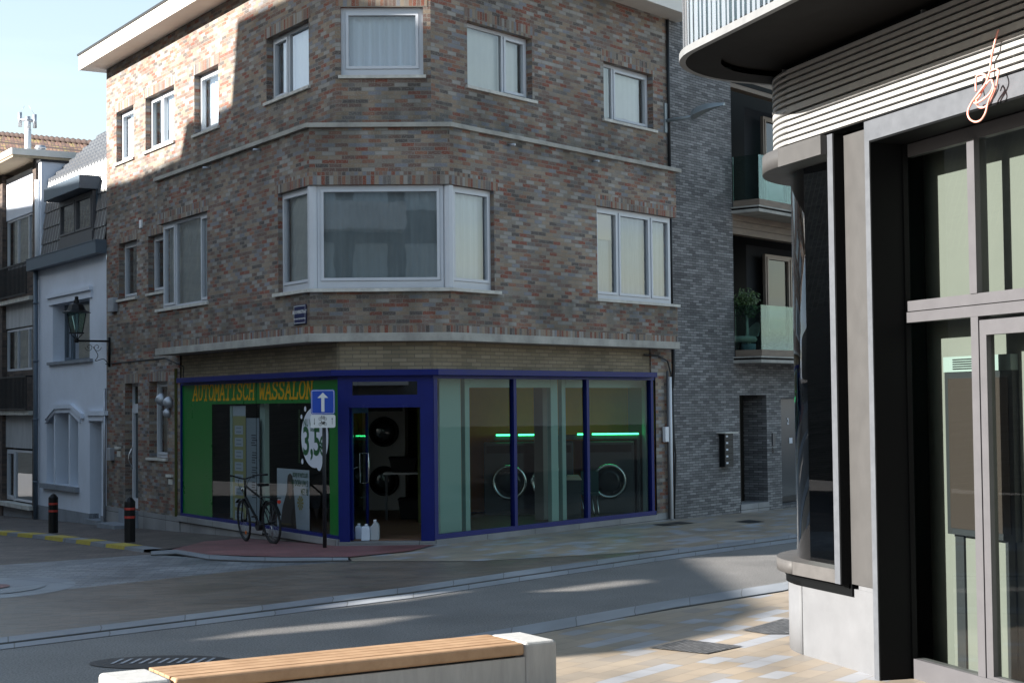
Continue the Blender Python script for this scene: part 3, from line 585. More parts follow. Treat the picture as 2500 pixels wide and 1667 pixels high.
for u, v, r_ in ((388,978,.13),(405,985,.12),(401,1011,.095)):
    s, z = L.px(u, v, .10); m_ = MB(); Mx = Matrix.Translation(L.pt(s, z, .0))
    n_ = 12
    for i in range(n_):       # bull-nosed hood, open below
        pass
    prof = [(r_*math.cos(t*PI/2/6), r_*1.2*math.sin(t*PI/2/6)) for t in range(7)]
    nrm = Vector((L.n.x, L.n.y, -.25)).normalized(); rot_ = nrm.to_track_quat('Z', 'Y').to_matrix().to_4x4(); rot_.translation = L.pt(s, z+.03, .01)
    m_.lathe(prof[:-1]+[(.002, r_*1.2)], rot_, 20); m_.build('vent_hood', MZINC, bb)
for u, v, ww, hh in ((287,1104,.2,.18),(413,1172,.2,.16)):
    s, z = L.px(u, v, .03); m_ = MB(); m_.wbox(L, s-ww/2, s+ww/2, z-hh/2, z+hh/2-.06, -.01, .012); m_.wbox(L, s-ww/2-.04, s+ww/2+.04, z+hh/2-.02, z+hh/2+.03, -.01, .05); m_.build('letter_slot', MSILL, bb)
for u0, v0, u1, v1 in ((262,729,276,760),(260,1093,268,1124)):
    s0, z1 = L.px(u0, v0, .1); s1, z0 = L.px(u1, v1, .1); m_ = MB(); m_.wbox(L, s0, s1, z0, z1, -.01, .1); m_.build('meter_box', MZINC, bb, bevel=.008)
s, z = L.px(343, 547, .02); m_ = MB(); m_.wbox(L, s-.06, s+.06, z-.08, z+.08, -.01, .03); m_.build('vent_grille', MWHITE, bb)
m_ = MB(); m_.wbox(L, SL-.22, SL-.005, 5.6, 8.8, -1.2, -.25); m_.build('party_wall_edge', MRENDER, bb)
# --- shopfront
ZA0, ZA1 = 2.64, 2.735
m_ = MB(); m_.wquad(L, SHL, 0, ZA1, ZB0, -.03); m_.wquad(CH, 0, W_CH, ZA1, ZB0, -.03); m_.wquad(R, 0, SHR-.12, ZA1, ZB0, -.03); m_.build('cream_brick_band', MCREAM, bb, merge=False)
m_ = MB(); m_.wbox(R, SHR-.12, SHR+.02, ZA1+.001, ZB0, -.2, -.001); m_.build('brick_pier', MBRICK, bb)
m_ = MB(); m_.ring(ringpath(.13,.11,.13,L.px(430,925,.13)[0],R.px(1605,912,.13)[0]), ringpath(-.1,-.1,-.1,L.px(430,925,.13)[0],R.px(1605,912,.13)[0]), ZA0, ZA1); m_.build('blue_canopy_ledge', MBLUE, bb, bevel=.006)
m_ = MB(); m_.wbox(L, SHL-.06, .02, .02, .125, -.2, .05); m_.build('plinth', MPLNTH, bb, bevel=.006)
m_ = MB(); m_.wbox(L, SHL-.02, 0, -.5, .019, -.2, .0); m_.build('plinth', MPLNTH, bb)
m_ = MB(); m_.wbox(R, -.0, SHR+.0, -.1, .10, -.2, .03); m_.build('plinth', MPLNTH, bb, bevel=.006)
# left display window
def shopframe(W, a, b, posts, o=-.03, zb_=.125, bw=.05, mat_=MBLUE, name='shopfront_frame'):
    m_ = MB(); m_.wbox(W, a, b, zb_, zb_+bw, o-.06, o+.03); m_.wbox(W, a, b, ZA0-.05, ZA0-.001, o-.06, o+.02)
    for p, w_ in posts: m_.wbox(W, p-w_/2, p+w_/2, zb_+bw, ZA0-.05, o-.06, o+.03)
    return m_.build(name, mat_, bb)
sf = shopframe(L, SHL, -.01, [(SHL+.025,.05)], zb_=.127)
mul = L.px(622, 1100)[0]
m_ = MB(); m_.wquad(L, SHL+.05, mul-.006, .177, ZA0-.05, -.035); m_.wquad(L, mul+.006, -.01, .177, ZA0-.05, -.035); m_.build('pane', MSHOP2, sf)
gz = L.px(560, 986)[1]
m_ = MB(); a1 = L.px(514, 1100)[0]; b1 = L.px(800, 1100)[0]
m_.wquad(L, SHL+.05, a1, .178, gz, -.031); m_.wquad(L, b1, -.012, .178, gz, -.031); m_.wquad(L, SHL+.05, -.012, gz, ZA0-.051, -.031)
gf = m_.build('green_film', MGREEN, sf)
m_ = MB(); m_.wbox(L, mul-.006, mul+.006, .178, ZA0-.051, -.033, -.028); m_.build('glass_joint', MBLACK, sf)
# slab-serif lettering
SERIF = {'A':[((0,0),(.28,1)),((.28,1),(.56,0)),((.12,.36),(.45,.36)),((-.08,0),(.14,0)),((.42,0),(.66,0)),((.12,1),(.3,1))],
 'U':[((.06,1),(.06,.25)),((.06,.25),(.18,.03)),((.18,.03),(.38,.03)),((.38,.03),(.5,.25)),((.5,.25),(.5,1)),((-.06,1),(.2,1)),((.36,1),(.62,1))],
 'T':[((.0,1),(.56,1)),((.28,1),(.28,0)),((0,1),(0,.75)),((.56,1),(.56,.75)),((.12,0),(.44,0))],
 'O':[((.16,.02),(.4,.02)),((.4,.02),(.55,.3)),((.55,.3),(.55,.7)),((.55,.7),(.4,.98)),((.4,.98),(.16,.98)),((.16,.98),(.01,.7)),((.01,.7),(.01,.3)),((.01,.3),(.16,.02))],
 'M':[((.02,0),(.06,1)),((.06,1),(.28,.4)),((.28,.4),(.5,1)),((.5,1),(.54,0)),((-.08,0),(.14,0)),((.42,0),(.64,0))],
 'I':[((.28,0),(.28,1)),((.08,0),(.48,0)),((.08,1),(.48,1))],
 'S':[((.5,.82),(.36,.99)),((.36,.99),(.16,.99)),((.16,.99),(.04,.8)),((.04,.8),(.14,.58)),((.14,.58),(.44,.45)),((.44,.45),(.53,.24)),((.53,.24),(.4,.02)),((.4,.02),(.16,.02)),((.16,.02),(.03,.2)),((.5,1.0),(.5,.75)),((.03,0),(.03,.28))],
 'C':[((.52,.8),(.36,.98)),((.36,.98),(.16,.98)),((.16,.98),(.01,.7)),((.01,.7),(.01,.3)),((.01,.3),(.16,.02)),((.16,.02),(.38,.02)),((.38,.02),(.54,.2)),((.52,1),(.52,.7))],
 'H':[((.06,0),(.06,1)),((.5,0),(.5,1)),((.06,.5),(.5,.5)),((-.06,0),(.18,0)),((.38,0),(.62,0)),((-.06,1),(.18,1)),((.38,1),(.62,1))],
 'W':[((.0,1),(.12,0)),((.12,0),(.28,.6)),((.28,.6),(.44,0)),((.44,0),(.56,1)),((-.1,1),(.14,1)),((.42,1),(.66,1))],
 'L':[((.12,1),(.12,0)),((-.02,0),(.54,0)),((.54,0),(.54,.3)),((-.02,1),(.28,1))],
 'N':[((.06,0),(.06,1)),((.06,1),(.5,0)),((.5,0),(.5,1)),((-.06,0),(.18,0)),((.38,1),(.62,1))]}
def slab_text(word, W, s0, s1, z, h, o, lean=.10, th=.15):
    m_ = MB(); n_ = len(word); adv = (s1-s0)/n_; k = 0
    for i, ch in enumerate(word):
        for (x0, y0), (x1, y1) in SERIF.get(ch, []):
            sx = adv/.72; p0 = Vector((s0+adv*i+(x0+lean*y0)*sx+.04*sx, z+y0*h)); p1 = Vector((s0+adv*i+(x1+lean*y1)*sx+.04*sx, z+y1*h))
            d = (p1-p0); l = d.length or 1e-6; d /= l; nn = Vector((-d.y, d.x)); tw = th*h*(.5 if abs(d.y) < .3 else .42*sx/h); p0 = p0-d*tw*.5; p1 = p1+d*tw*.5
            oo = o+.00015*(k % 12); k += 1
            q = [p0-nn*tw, p1-nn*tw, p1+nn*tw, p0+nn*tw]; m_.face([W.pt(a.x, a.y, oo) for a in q])
    return m_
lz = L.px(560, 979)[1]
for wd_, u0, u1 in (('AUTOMATISCH', 467, 618), ('WASSALON', 628, 760)):
    slab_text(wd_, L, L.px(u0, 960)[0], L.px(u1, 960)[0], lz+.03, .285, -.0295).build('lettering', MYEL, sf)
# chamfer: door frame
m_ = MB(); zf = .0
dx0, dx1 = CH.px(853, 1150)[0], CH.px(1027, 1150)[0]; dz1 = CH.px(940, 989)[1]; tz0, tz1 = CH.px(940, 964)[1], CH.px(940, 931)[1]; tx0, tx1 = CH.px(860, 950)[0], CH.px(1019, 950)[0]
o1_ = .01
m_.wbox(CH, .005, dx0, .085, ZA0-.001, -.12, o1_); m_.wbox(CH, dx1, W_CH-.005, .085, ZA0-.001, -.12, o1_)
m_.wbox(CH, dx0, dx1, dz1, tz0, -.12, o1_); m_.wbox(CH, dx0, dx1, tz1, ZA0-.001, -.12, o1_); m_.wbox(CH, dx0, tx0, tz0, tz1, -.12, o1_); m_.wbox(CH, tx1, dx1, tz0, tz1, -.12, o1_)
m_.wbox(CH, dx0-.03, dx1+.03, dz1-.035, dz1-.001, -.1, o1_+.012); m_.wbox(CH, dx1+.02, dx1+.028, dz1, ZA0-.03, o1_, o1_+.006)
df = m_.build('door_frame', MBLUE, bb, bevel=.004)
m_ = MB(); m_.wquad(CH, tx0-.01, tx1+.01, tz0-.01, tz1+.01, -.05); m_.build('transom_pane', glassmat('transom_glass', (.35,.4,.4), 2.5), df)
m_ = MB(); m_.wbox(CH, -.02, W_CH+.03, -.05, .042, -.9, .045); m_.wbox(CH, -.01, W_CH+.01, .043, .083, -.9, .03); m_.build('door_step', MPLNTH, bb, bevel=.006)
# open glass door leaf swung inwards
hin = CH.pt(dx0+.02, 0, -.1); lf = Wall((hin.x, hin.y), (CH.n*-1+CH.d*.22)); m_ = MB()
m_.wbox(lf, 0, .07, .1, dz1-.04, -.02, .02); m_.wbox(lf, .86, .9, .1, dz1-.04, -.02, .02); m_.wbox(lf, .07, .86, .1, .22, -.02, .02); m_.wbox(lf, .07, .86, dz1-.12, dz1-.04, -.02, .02)
dl_ = m_.build('door_leaf', MBLUE, bb); m_ = MB(); m_.wquad(lf, .07, .86, .22, dz1-.12, 0); m_.build('pane', MSHOP, dl_)
m_ = MB()
for sg in (1, -1): m_.tube([lf.pt(.72,.95,0), lf.pt(.72,.95,.07*sg), lf.pt(.72,1.42,.07*sg), lf.pt(.72,1.42,0)], .013, 8)
m_.build('handle', MCHROME, dl_)
# right display windows
ps = [R.px(u, 1100)[0] for u in (1259, 1437, 1594)]
sf2 = shopframe(R, .0, SHR, [(.045,.09),(ps[0],.075),(ps[1],.075),(ps[2],.085)], zb_=.102, bw=.075)
m_ = MB(); e = [.09]+ps
for a, b in zip(e, e[1:]): m_.wquad(R, a, b, .177, ZA0-.05, -.05)
m_.build('pane', MSHOP, sf2)
# pale green inner frames seen through the glass
m_ = MB(); oi = -.35
for u0, u1, dep in ((1074,1126,-.35),(1136,1147,-.35),(1346,1363,-.35),(1373,1382,-.35),(1577,1586,-.3)):
    s0, s1 = R.px(u0, 1100, dep)[0], R.px(u1, 1100, dep)[0]; m_.wbox(R, s0, s1, .12, ZA0-.02, dep-.08, dep)
zt_ = R.px(1300, 946, oi)[1]
for u0, u1 in ((1147,1346),(1382,1577)): m_.wbox(R, R.px(u0,1000,oi)[0], R.px(u1,1000,oi)[0], zt_, ZA0-.02, oi-.06, oi-.005)
m_.build('inner_frame', MPALEG, bb)
m_ = MB(); m_.wbox(R, R.px(1326,1100,-.9)[0], R.px(1346,1100,-.9)[0], .12, 2.8, -1.1, -.9); m_.build('inner_column', mat('grey_column', (.28,.25,.23), .8), bb)
# room shell
p1 = L.pt(SHL+.0, 0, -.2); p2 = R.pt(SHR, 0, -.2); yb = 32.5
shell = MB(); fl = [tuple(L.pt(-.1,0,-.13)[:2]), tuple(CH.pt(W_CH,0,-.13)[:2]), tuple(p2[:2]), (p2.x+.3, yb), (p1.x-.3, yb), tuple(p1[:2])]
shell.prism(fl, .02, .11); shell.build('shop_floor', MFLOOR, bb)
def iw(a, b, m__, nm): 
    m_ = MB(); W_ = Wall(a, (b[0]-a[0], b[1]-a[1])); l = math.hypot(b[0]-a[0], b[1]-a[1]); m_.wbox(W_, 0, l, .1, 2.92, -.05, 0); m_.build(nm, m__, bb)
iw((p1.x-.3, yb), (-1.6, yb), MGRNW, 'inner_wall'); iw((-1.6, 30.5), (p2.x+.9, 30.5), MORANGE, 'inner_wall'); iw((-1.63, 27.8), (-1.6, 32.4), MGRNW, 'inner_wall')
iw((p1.x-.25, p1.y), (p1.x-.25, yb), MGRNW, 'inner_wall'); iw((p2.x+.15, yb), (p2.x+.15, p2.y+.5), MORANGE, 'inner_wall')

# ------------------------------------------------------------------ street name sign, posters, splash sticker
s0, z1 = L.px(717, 746, OL+.03); s1, z0 = L.px(746, 790, OL+.03)
st = thing('street_name_sign', 'small navy enamel street name sign below the bay window', 'street sign', L.pt(s0, z0, OL))
m_ = MB(); m_.wbox(L, s0, s1, z0, z1, OL+.005, OL+.03); m_.build('plate', MNAVY, st, bevel=.012)
m_ = MB(); b_ = .012; oo = OL+.0315
for a in ((s0+b_,s1-b_,z1-2*b_,z1-1.4*b_),(s0+b_,s1-b_,z0+1.4*b_,z0+2*b_),(s0+b_,s0+1.6*b_,z0+2*b_,z1-2*b_),(s1-1.6*b_,s1-b_,z0+2*b_,z1-2*b_)): m_.wquad(L, *a, oo)
m_.build('border', MSIGNW, st)
text_mb('BROUWERSSTRAAT', L, (s0+s1)/2, z0+(z1-z0)*.55, oo, .052, .78).build('lettering', MSIGNW, st)
text_mb('HUYSMANS ZIJN BROUWERIJ', L, (s0+s1)/2, z0+(z1-z0)*.25, oo, .022, 1.05).build('lettering', MSIGNW, st)
def posterq(name, W, u0, v0, u1, v1, o, m__, parent):
    s0, z1 = W.px(u0, v0, o); s1, _ = W.px(u1, v0, o); _, z0 = W.px(u0, v1, o); m_ = MB(); m_.wquad(W, s0, s1, z0, z1, o); return m_.build(name, m__, parent), (s0, s1, z0, z1)
pp = thing('price_poster', 'tall olive notice board with eight small white price cards inside the laundromat window', 'notice board', L.pt(L.px(585,1200,-.12)[0], .2, -.12))
ob, bx = posterq('board', L, 568, 1015, 600, 1268, -.12, MOLIVE, pp)
m_ = MB(); s0, s1, z0, z1 = bx; hh = (z1-z0)/8.6
for i in range(8):
    zc = z1-.14-hh*(i+.5); m_ = MB(); m_.wquad(L, s0+.10, s1-.12, zc-hh*.36, zc+hh*.36, -.117); pc = m_.build('price_card', MPOSTB, pp)
    m_ = MB()
    for j in (-1, 1): m_.wquad(L, s0+.17, s1-.19, zc+j*.035-.011, zc+j*.035+.011, -.114)
    m_.build('print', MPOSTG, pc)
m_ = MB(); m_.wquad(L, s0+.02, s1, z1-.001, z1+.18, -.117); m_.build('header', MPOSTB, pp)
m_ = MB(); m_.wbox(L, s0-.10, s0-.01, .2, z1+.18, -.16, -.11); m_.build('post', MPALEG, pp)
tp = thing('text_poster', 'grey blue information sheet with lines of small text behind the bicycle handlebar', 'poster', L.pt(L.px(610,1200,-.1)[0], .3, -.1))
ob, bx = posterq('sheet', L, 601, 1020, 633, 1270, -.13, MPOSTG, tp); s0, s1, z0, z1 = bx; m_ = MB(); rnd = random.Random(3)
for i in range(26):
    if i in (5, 6, 12, 18): continue
    zc = z1-.3-i*.043; m_.wquad(L, s0+.22+.05*rnd.random(), s1-.08-.12*rnd.random(), zc-.009, zc+.009, -.127)
m_.build('print', MPRINT, tp)
m_ = MB(); q0 = L.px(635,1100,-.2)[0]; q1 = L.px(647,1100,-.2)[0]; m_.wbox(L, q0, q1, .12, 2.5, -.28, -.2); m_.build('window_stile', MPALEG, bb)
wp = thing('advert_poster', 'pale blue advert poster below the white price splash, with green text', 'poster', L.pt(L.px(720,1250,-.1)[0], .3, -.1))
ob, bx = posterq('sheet', L, 676, 1142, 755, 1286, -.14, MPOSTB, wp); s0, s1, z0, z1 = bx
hx, hz_ = s0+.42*(s1-s0), z1-.18
m_ = MB(); m_.face([L.pt(hx+x, hz_+y, -.137) for x, y in ((-.11,0),(-.09,.07),(0,.11),(.09,.07),(.12,-.05),(.2,-.5),(.25,-.85),(-.42,-.85),(-.3,-.45),(-.13,-.2))][::-1]); m_.build('figure_print', mat('poster_dark_brown', (.06,.045,.04), .6), wp)
m_ = MB(); m_.face([L.pt(hx+.01+x, hz_-.09+y, -.134) for x, y in ((-.07,.06),(.07,.06),(.08,-.16),(0,-.24),(-.08,-.16))][::-1]); m_.build('face_print', mat('poster_tan', (.22,.13,.09), .6), wp)
for t_, v, h_, u in (('BEDRIJF OF PARTICULIER', 1166, .07, 752), ('WIJ DOEN UW S', 1188, .1, 752), ('MET PL', 1209, .1, 753)):
    zz = L.px(u, v, -.13)[1]; sx_ = s0+.30*(s1-s0); text_mb(t_, L, L.px(u, v, -.13)[0]-.02, zz, -.134, h_, .52 if h_ < .08 else .62, align='RIGHT').build('lettering', MDGREEN, wp)
m_ = MB()
for k in range(10):
    a = k*PI/5; cx, cz = s0+.74*(s1-s0), z0+.45; m_.face([L.pt(cx, cz, -.133), L.pt(cx+.12*math.cos(a-.16), cz+.12*math.sin(a-.16), -.133), L.pt(cx+.12*math.cos(a+.16), cz+.12*math.sin(a+.16), -.133)])
m_.build('sun_emblem', mat('poster_yellow', (.45,.36,.06), .6), wp)
spk = thing('price_splash', 'white bubble sticker reading 3,5 euro on the green framed laundromat window', 'sticker', L.pt(L.px(762,1150)[0], 1, -.02))
m_ = MB(); oS = -.0275
def blob(cu, cv, ru, rv, o=oS, n_=40):
    s, z = L.px(cu, cv, o); sx = abs(L.px(cu+ru, cv, o)[0]-L.px(cu-ru, cv, o)[0])/2; sz = abs(L.px(cu, cv+rv, o)[1]-L.px(cu, cv-rv, o)[1])/2
    m_.face([L.pt(s+sx*math.cos(k*2*PI/n_), z+sz*math.sin(k*2*PI/n_), o) for k in range(n_)])
blob(768,1068,33,74); blob(779,1122,8,27,oS+.0004); blob(789,1105,7,22,oS+.0008); blob(745,998,2.6,6.5); blob(736,1017,2.2,5.5); blob(738,1126,2.6,6.5)
m_.build('bubble', MPAPER, spk)
text_mb('NU V', L, L.px(741,1040,oS)[0], L.px(741,1040,oS)[1], oS+.002, .115, .75, align='LEFT').build('lettering', MDGREEN, spk)
text_mb('VANAF', L, L.px(757,1053,oS)[0], L.px(757,1053,oS)[1], oS+.002, .06, .8, align='LEFT').build('lettering', MDGREEN, spk)
text_mb('3,5', L, L.px(739,1108,oS)[0], L.px(739,1108,oS)[1], oS+.002, .44, .88, align='LEFT').build('lettering', MDGREEN, spk)
text_mb('€', L, L.px(779,1108,oS)[0], L.px(779,1110,oS)[1], oS+.002, .28, .8, align='LEFT').build('lettering', MDGREEN, spk)
m_ = MB()
for i in range(28):
    s, z = L.px(730.5, 1001+i*4.7, -.03); m_.wquad(L, s-.006, s+.006, z-.006, z+.006, -.028)
m_.build('dotted_line', mat('pale_green_dots', (.3,.6,.25), .5), spk)

# ------------------------------------------------------------------ inside the laundromat
def washer(u, x, y, ww, hh, z0, m1, m2, lab, cat='washing machine', stack=False, grp=None):
    t = thing('washing_machine', lab, cat, (x, y, .11), grp); m_ = MB(); m_.box(x-ww/2, x+ww/2, y, y+.7, z0, z0+hh); m_.build('body', m1, t, bevel=.015)
    for zz in ([z0+hh*.45] if not stack else [z0+hh*.27, z0+hh*.72]):
        Mx = Matrix.Translation((x, y+.01, zz)) @ Matrix.Rotation(PI/2, 4, 'X'); r = ww*.34
        m_ = MB(); m_.lathe([(r*.8,0),(r,.0),(r*1.02,.05),(r*.86,.065),(r*.84,.02),(.001,.02)], Mx, 32); d_ = m_.build('door', MCHROME if m1 is MSTEEL_D else MBLACK, t)
        m_ = MB(); m_.lathe([(r*.82,.03),(r*.5,.05),(.001,.06)], Mx, 32); m_.build('porthole', MDGLASS_S, d_)
    m_ = MB(); m_.box(x-ww/2+.05, x+ww/2-.05, y-.012, y-.001, z0+hh-.2, z0+hh-.06); m_.build('control_panel', m2, t)
MSTEEL_D = mat('dark_grey_enamel', (.05,.055,.06), .4)
MDGLASS_S = mat('dark_porthole', (.02,.022,.025), .08)
MENAM = mat('grey_white_enamel', (.50,.49,.46), .5)
washer(0, -2.55, 31.2, .85, 2.15, .11, MENAM, MBLACK, 'stacked pale washer and dryer tower seen through the open shop door', stack=True)
for i, (u, lab) in enumerate(((1240,'dark washing machine in the left pane of the right shop window'),(1335,'dark washing machine half hidden by the grey inner column'),(1483,'dark washing machine with a chrome ringed door in the right shop pane'))):
    y = 29.6; x = (u-1250)/3850*y; washer(u, x, y, .95, 1.35, .11, MSTEEL_D, MBLACK, lab, grp='dark washing machines in a row')
sh = thing('machine_shelf', 'long dark shelf with a glowing green light strip over the washing machines', 'shelf', (.6, 28.9, 1.5))
m_ = MB(); m_.box(-.35, 2.38, 29.62, 30.3, 1.5, 1.58); m_.build('board', MSTEEL_D, sh)
m_ = MB(); m_.box(2.32, 2.38, 29.6, 30.3, .11, 1.5); m_.build('side_panel', MSTEEL_D, sh)
for a, b in ((1209,1256),(1263,1326),(1407,1430),(1443,1476),(1477,1556)):
    y = 29.6; m_ = MB(); m_.box((a-1250)/3850*y, (b-1250)/3850*y, y-.02, y, 1.585, 1.612); m_.build('light_strip', MLED, sh)
# folding table with basket by the door
tb = thing('folding_table', 'pale topped folding table behind the open shop door', 'table', (-1.95, 28.9, .11))
m_ = MB(); m_.box(-2.35, -1.62, 28.5, 29.2, .93, .96); m_.build('table_top', MENAM, tb)
for x in (-2.30, -1.68):
    m_ = MB(); m_.box(x-.02, x+.02, 28.6, 28.64, .11, .93); m_.build('leg', MALU, tb)
def basket(x, y, z, a, b, h, lab):
    m_ = MB(); t0 = [(x-a*.8,y-b*.8),(x+a*.8,y-b*.8),(x+a*.8,y+b*.8),(x-a*.8,y+b*.8)]; t1 = [(x-a,y-b),(x+a,y-b),(x+a,y+b),(x-a,y+b)]
    for i in range(4):
        j = (i+1) % 4; m_.face([(*t0[i],z),(*t0[j],z),(*t1[j],z+h),(*t1[i],z+h)])
    m_.face([(*p, z) for p in t0]); m_.tube([(*p, z+h) for p in t1], .015, 6, True); one(m_, 'laundry_basket', MBLACK, lab, 'basket')
basket(-2.0, 28.8, .97, .25, .2, .26, 'black laundry basket standing on the folding table')
basket(-1.85, 28.8, .12, .24, .2, .36, 'black laundry basket on the floor under the folding table')
tb2 = thing('laundry_table', 'dark laundry table behind the right shop window with folded cloth on it', 'table', (1.15, 27.3, .11))
def rx(u, y): return (u-1250)/3850*y
m_ = MB(); m_.box(rx(1352,28.3), rx(1416,28.3), 28.2, 28.8, .78, .81); m_.build('table_top', MSTEEL_D, tb2)
m_ = MB(); m_.box(rx(1354,28.3), rx(1414,28.3), 28.22, 28.75, .12, .779); m_.build('cabinet', MSTEEL_D, tb2)
m_ = MB()
for k in range(4): m_.box(rx(1378,28.3)+.01*k, rx(1416,28.3)-.015*k, 28.22+.02*k, 28.6, .812+.02*k, .83+.02*k)
one(m_, 'folded_cloth', MBEIGE, 'pile of folded striped cloth on the laundry table', 'cloth', bevel=.006)
ch = thing('metal_chair', 'dark chair with thin chrome legs behind the right shop window', 'chair', (rx(1420,27), 26.4, .11))
m_ = MB(); m_.box(rx(1416,28.4), rx(1432,28.4)+.2, 28.3, 28.7, .53, .57); m_.build('seat', mat('dark_teal_seat', (.02,.06,.06), .6), ch)
m_ = MB(); m_.box(rx(1416,28.4), rx(1432,28.4)+.2, 28.68, 28.72, .57, .95); m_.build('backrest', bpy.data.materials['dark_teal_seat'], ch)
for a, b in ((1413,1426),(1428,1434),(1440,1447),(1452,1458)):
    m_ = MB(); m_.tube([(rx(a,28.3), 28.33, .53), (rx(b,28.3), 28.2, .115)], .01, 6); m_.build('leg', MCHROME, ch)
# jerrycans on the doorstep
def jug(u, v, ww, hh, m__, lab, dy=.0, round_=False):
    p = CH.pt(CH.px(u, v, -.18)[0], .087, -.18-dy); t = thing('jerrycan', lab, 'jerrycan', p, 'plastic jerrycans in the shop doorway')
    m_ = MB(); a = ww/2; prof = [(-a,0),(a,0),(a,hh*.78),(a*.6,hh*.9),(-a*.75,hh*.9),(-a,hh*.8)] if not round_ else [(-a,0),(a,0),(a,hh*.72),(a*.8,hh*.88),(a*.3,hh),(-a*.2,hh),(-a*.5,hh*.84),(-a,hh*.76)]
    F = [Vector((p.x+x, p.y-.07, p.z+z)) for x, z in prof]; B = [q+Vector((0,.16,0)) for q in F]
    m_.face(F); m_.face(B[::-1])
    for i in range(len(F)): j = (i+1) % len(F); m_.face([F[i],B[i],B[j],F[j]])
    m_.build('can', m__, t, bevel=.022)
    m_ = MB(); m_.lathe([(.025,0),(.025,.03),(.02,.032)], Matrix.Translation((p.x+(a*.1 if not round_ else -a*.0), p.y+.01, p.z+hh*(.895 if not round_ else .99))), 12); m_.build('cap', MWHITE, t)
MJUG = mat('milky_plastic', (.62,.70,.80), .4); MJUG2 = mat('greyish_plastic', (.38,.41,.43), .45)
jug(893, 1304, .135, .25, MJUG, 'white jerrycan, middle of three in the shop doorway')
jug(915, 1304, .14, .29, MJUG2, 'greyish half full jerrycan, rightmost of three in the shop doorway', .03, True)
jug(874, 1298, .10, .25, MJUG, 'white jerrycan behind the glass door leaf, leftmost of three', .12)

# ------------------------------------------------------------------ WHITE HOUSE on the left
wh = thing('white_house', 'narrow white rendered house with a black tiled mansard roof and dormer', 'house', L.pt(-13.5, -.4, 0))
SW0, SW1 = -16.35, -11.13
zg = L.px(150, 655, .0)[1]; zgut = L.px(240, 614, .2)[1]
wu = rect(L, 129, 742, 219, 884); wl = rect(L, 114, 1010, 191, 1179); dw = rect(L, 219, 1029, 248, 1267)
wu = (wu[0], wu[1], wu[2], wu[3]-.03); zsh = wl[3]; zhd = L.px(133, 1008)[1]
m_ = MB(); wall_panel(m_, L, SW0, SW1, -1.2, zgut, [wu, (wl[0], wl[1], wl[2], zhd), (dw[0], dw[1], G(*L.pt(dw[0],0)[:2])+.12, dw[3])], 0, .42)
sm0, sm1 = L.px(133, 1100)[0], L.px(169, 1100)[0]
m_.build('wall', MRENDER, wh, merge=False)
m_ = MB()
for tri in (((wl[0],zsh),(sm0,zhd),(wl[0],zhd)), ((wl[1],zsh),(wl[1],zhd),(sm1+.05,zhd))):
    f_ = [L.pt(a, b, .0) for a, b in tri]; g_ = [L.pt(a, b, -.25) for a, b in tri]; m_.face(f_); m_.face(g_[::-1])
    for i in range(3): j = (i+1) % 3; m_.face([f_[i],g_[i],g_[j],f_[j]])
m_.wbox(L, sm0-.05, sm0+.05, wl[2], zhd, -.42, -.001); m_.wbox(L, sm1-.05, sm1+.05, wl[2], zhd, -.42, -.001); m_.build('window_mullions', MRENDER, wh)
window(wh, L, *wu, 0, .28, ((0,.22,1),(.22,1,0)), MBLIND, MGLASS, frm=MSTEEL, blind=(.62,1,0))
window(wh, L, wl[0]+.02, wl[1]-.02, wl[2]+.02, zhd-.02, 0, .35, ((0,.33,0),(.33,.66,1),(.66,1,0)), MGREYROOM, MGLASS, frm=MSTEEL)
m_ = MB(); m_.wquad(L, dw[0], dw[1], -.4, dw[3], -.41); m_.build('door', MDSTEEL, wh)
def px_bar(mb, pts, o0, o1, th):     # moulding following photo points on the wall, thickness th upwards
    P = [L.px(u, v, o1) for u, v in pts]
    for (a, za), (b, zb_) in zip(P, P[1:]):
        q = [(a,za),(b,zb_),(b,zb_+th),(a,za+th)]; f_ = [L.pt(x, z, o1) for x, z in q]; g_ = [L.pt(x, z, o0) for x, z in q]; m_.face(f_)
        for i in range(4): j = (i+1) % 4; m_.face([f_[i],g_[i],g_[j],f_[j]])
m_ = MB(); px_bar(m_, [(109,1034),(132,1008),(169,1007),(194,1032)], -.02, .04, .16); px_bar(m_, [(108,1026),(131,998),(169.5,996),(197,1021)], -.02, .08, .10); m_.build('window_hood', MRENDER, wh)
m_ = MB(); px_bar(m_, [(211,1027),(254,1027)], -.02, .05, .14); px_bar(m_, [(210,1014),(254,1014)], -.02, .09, .10); m_.build('door_hood', MRENDER, wh)
m_ = MB(); s0 = L.px(121, 740)[0]; s1 = L.px(226, 720)[0]; m_.wbox(L, s0, s1, wu[3], wu[3]+.16, -.02, .04); m_.wbox(L, s0-.02, s1+.02, wu[3]+.161, wu[3]+.25, -.02, .09); m_.build('window_hood', MRENDER, wh)
m_ = MB(); s1 = L.px(227, 880)[0]; m_.wbox(L, s0, s1, wu[2]-.07, wu[2]-.001, -.3, .07); m_.build('sill', MGSTONE, wh)
m_ = MB(); m_.wbox(L, L.px(106,1170)[0], L.px(194,1185)[0], wl[2]-.11, wl[2]-.001, -.4, .10); m_.build('sill', MGSTONE, wh)
zp0, zp1 = L.px(95, 1232)[1], L.px(215, 1246)[1]
m_ = MB(); m_.wbox(L, SW0, dw[0], -1.2, zp0, -.2, .015); m_.wbox(L, dw[1]+.02, SW1-.12, -1.2, zp0, -.2, .03); m_.build('plinth', MGSTONE, wh)
m_ = MB(); z_ = G(*L.pt(dw[0],0,.1)[:2]); m_.wbox(L, dw[0]-.1, dw[1]+.05, z_-.1, z_+.14, -.3, .12); m_.build('door_step', MGSTONE, wh)
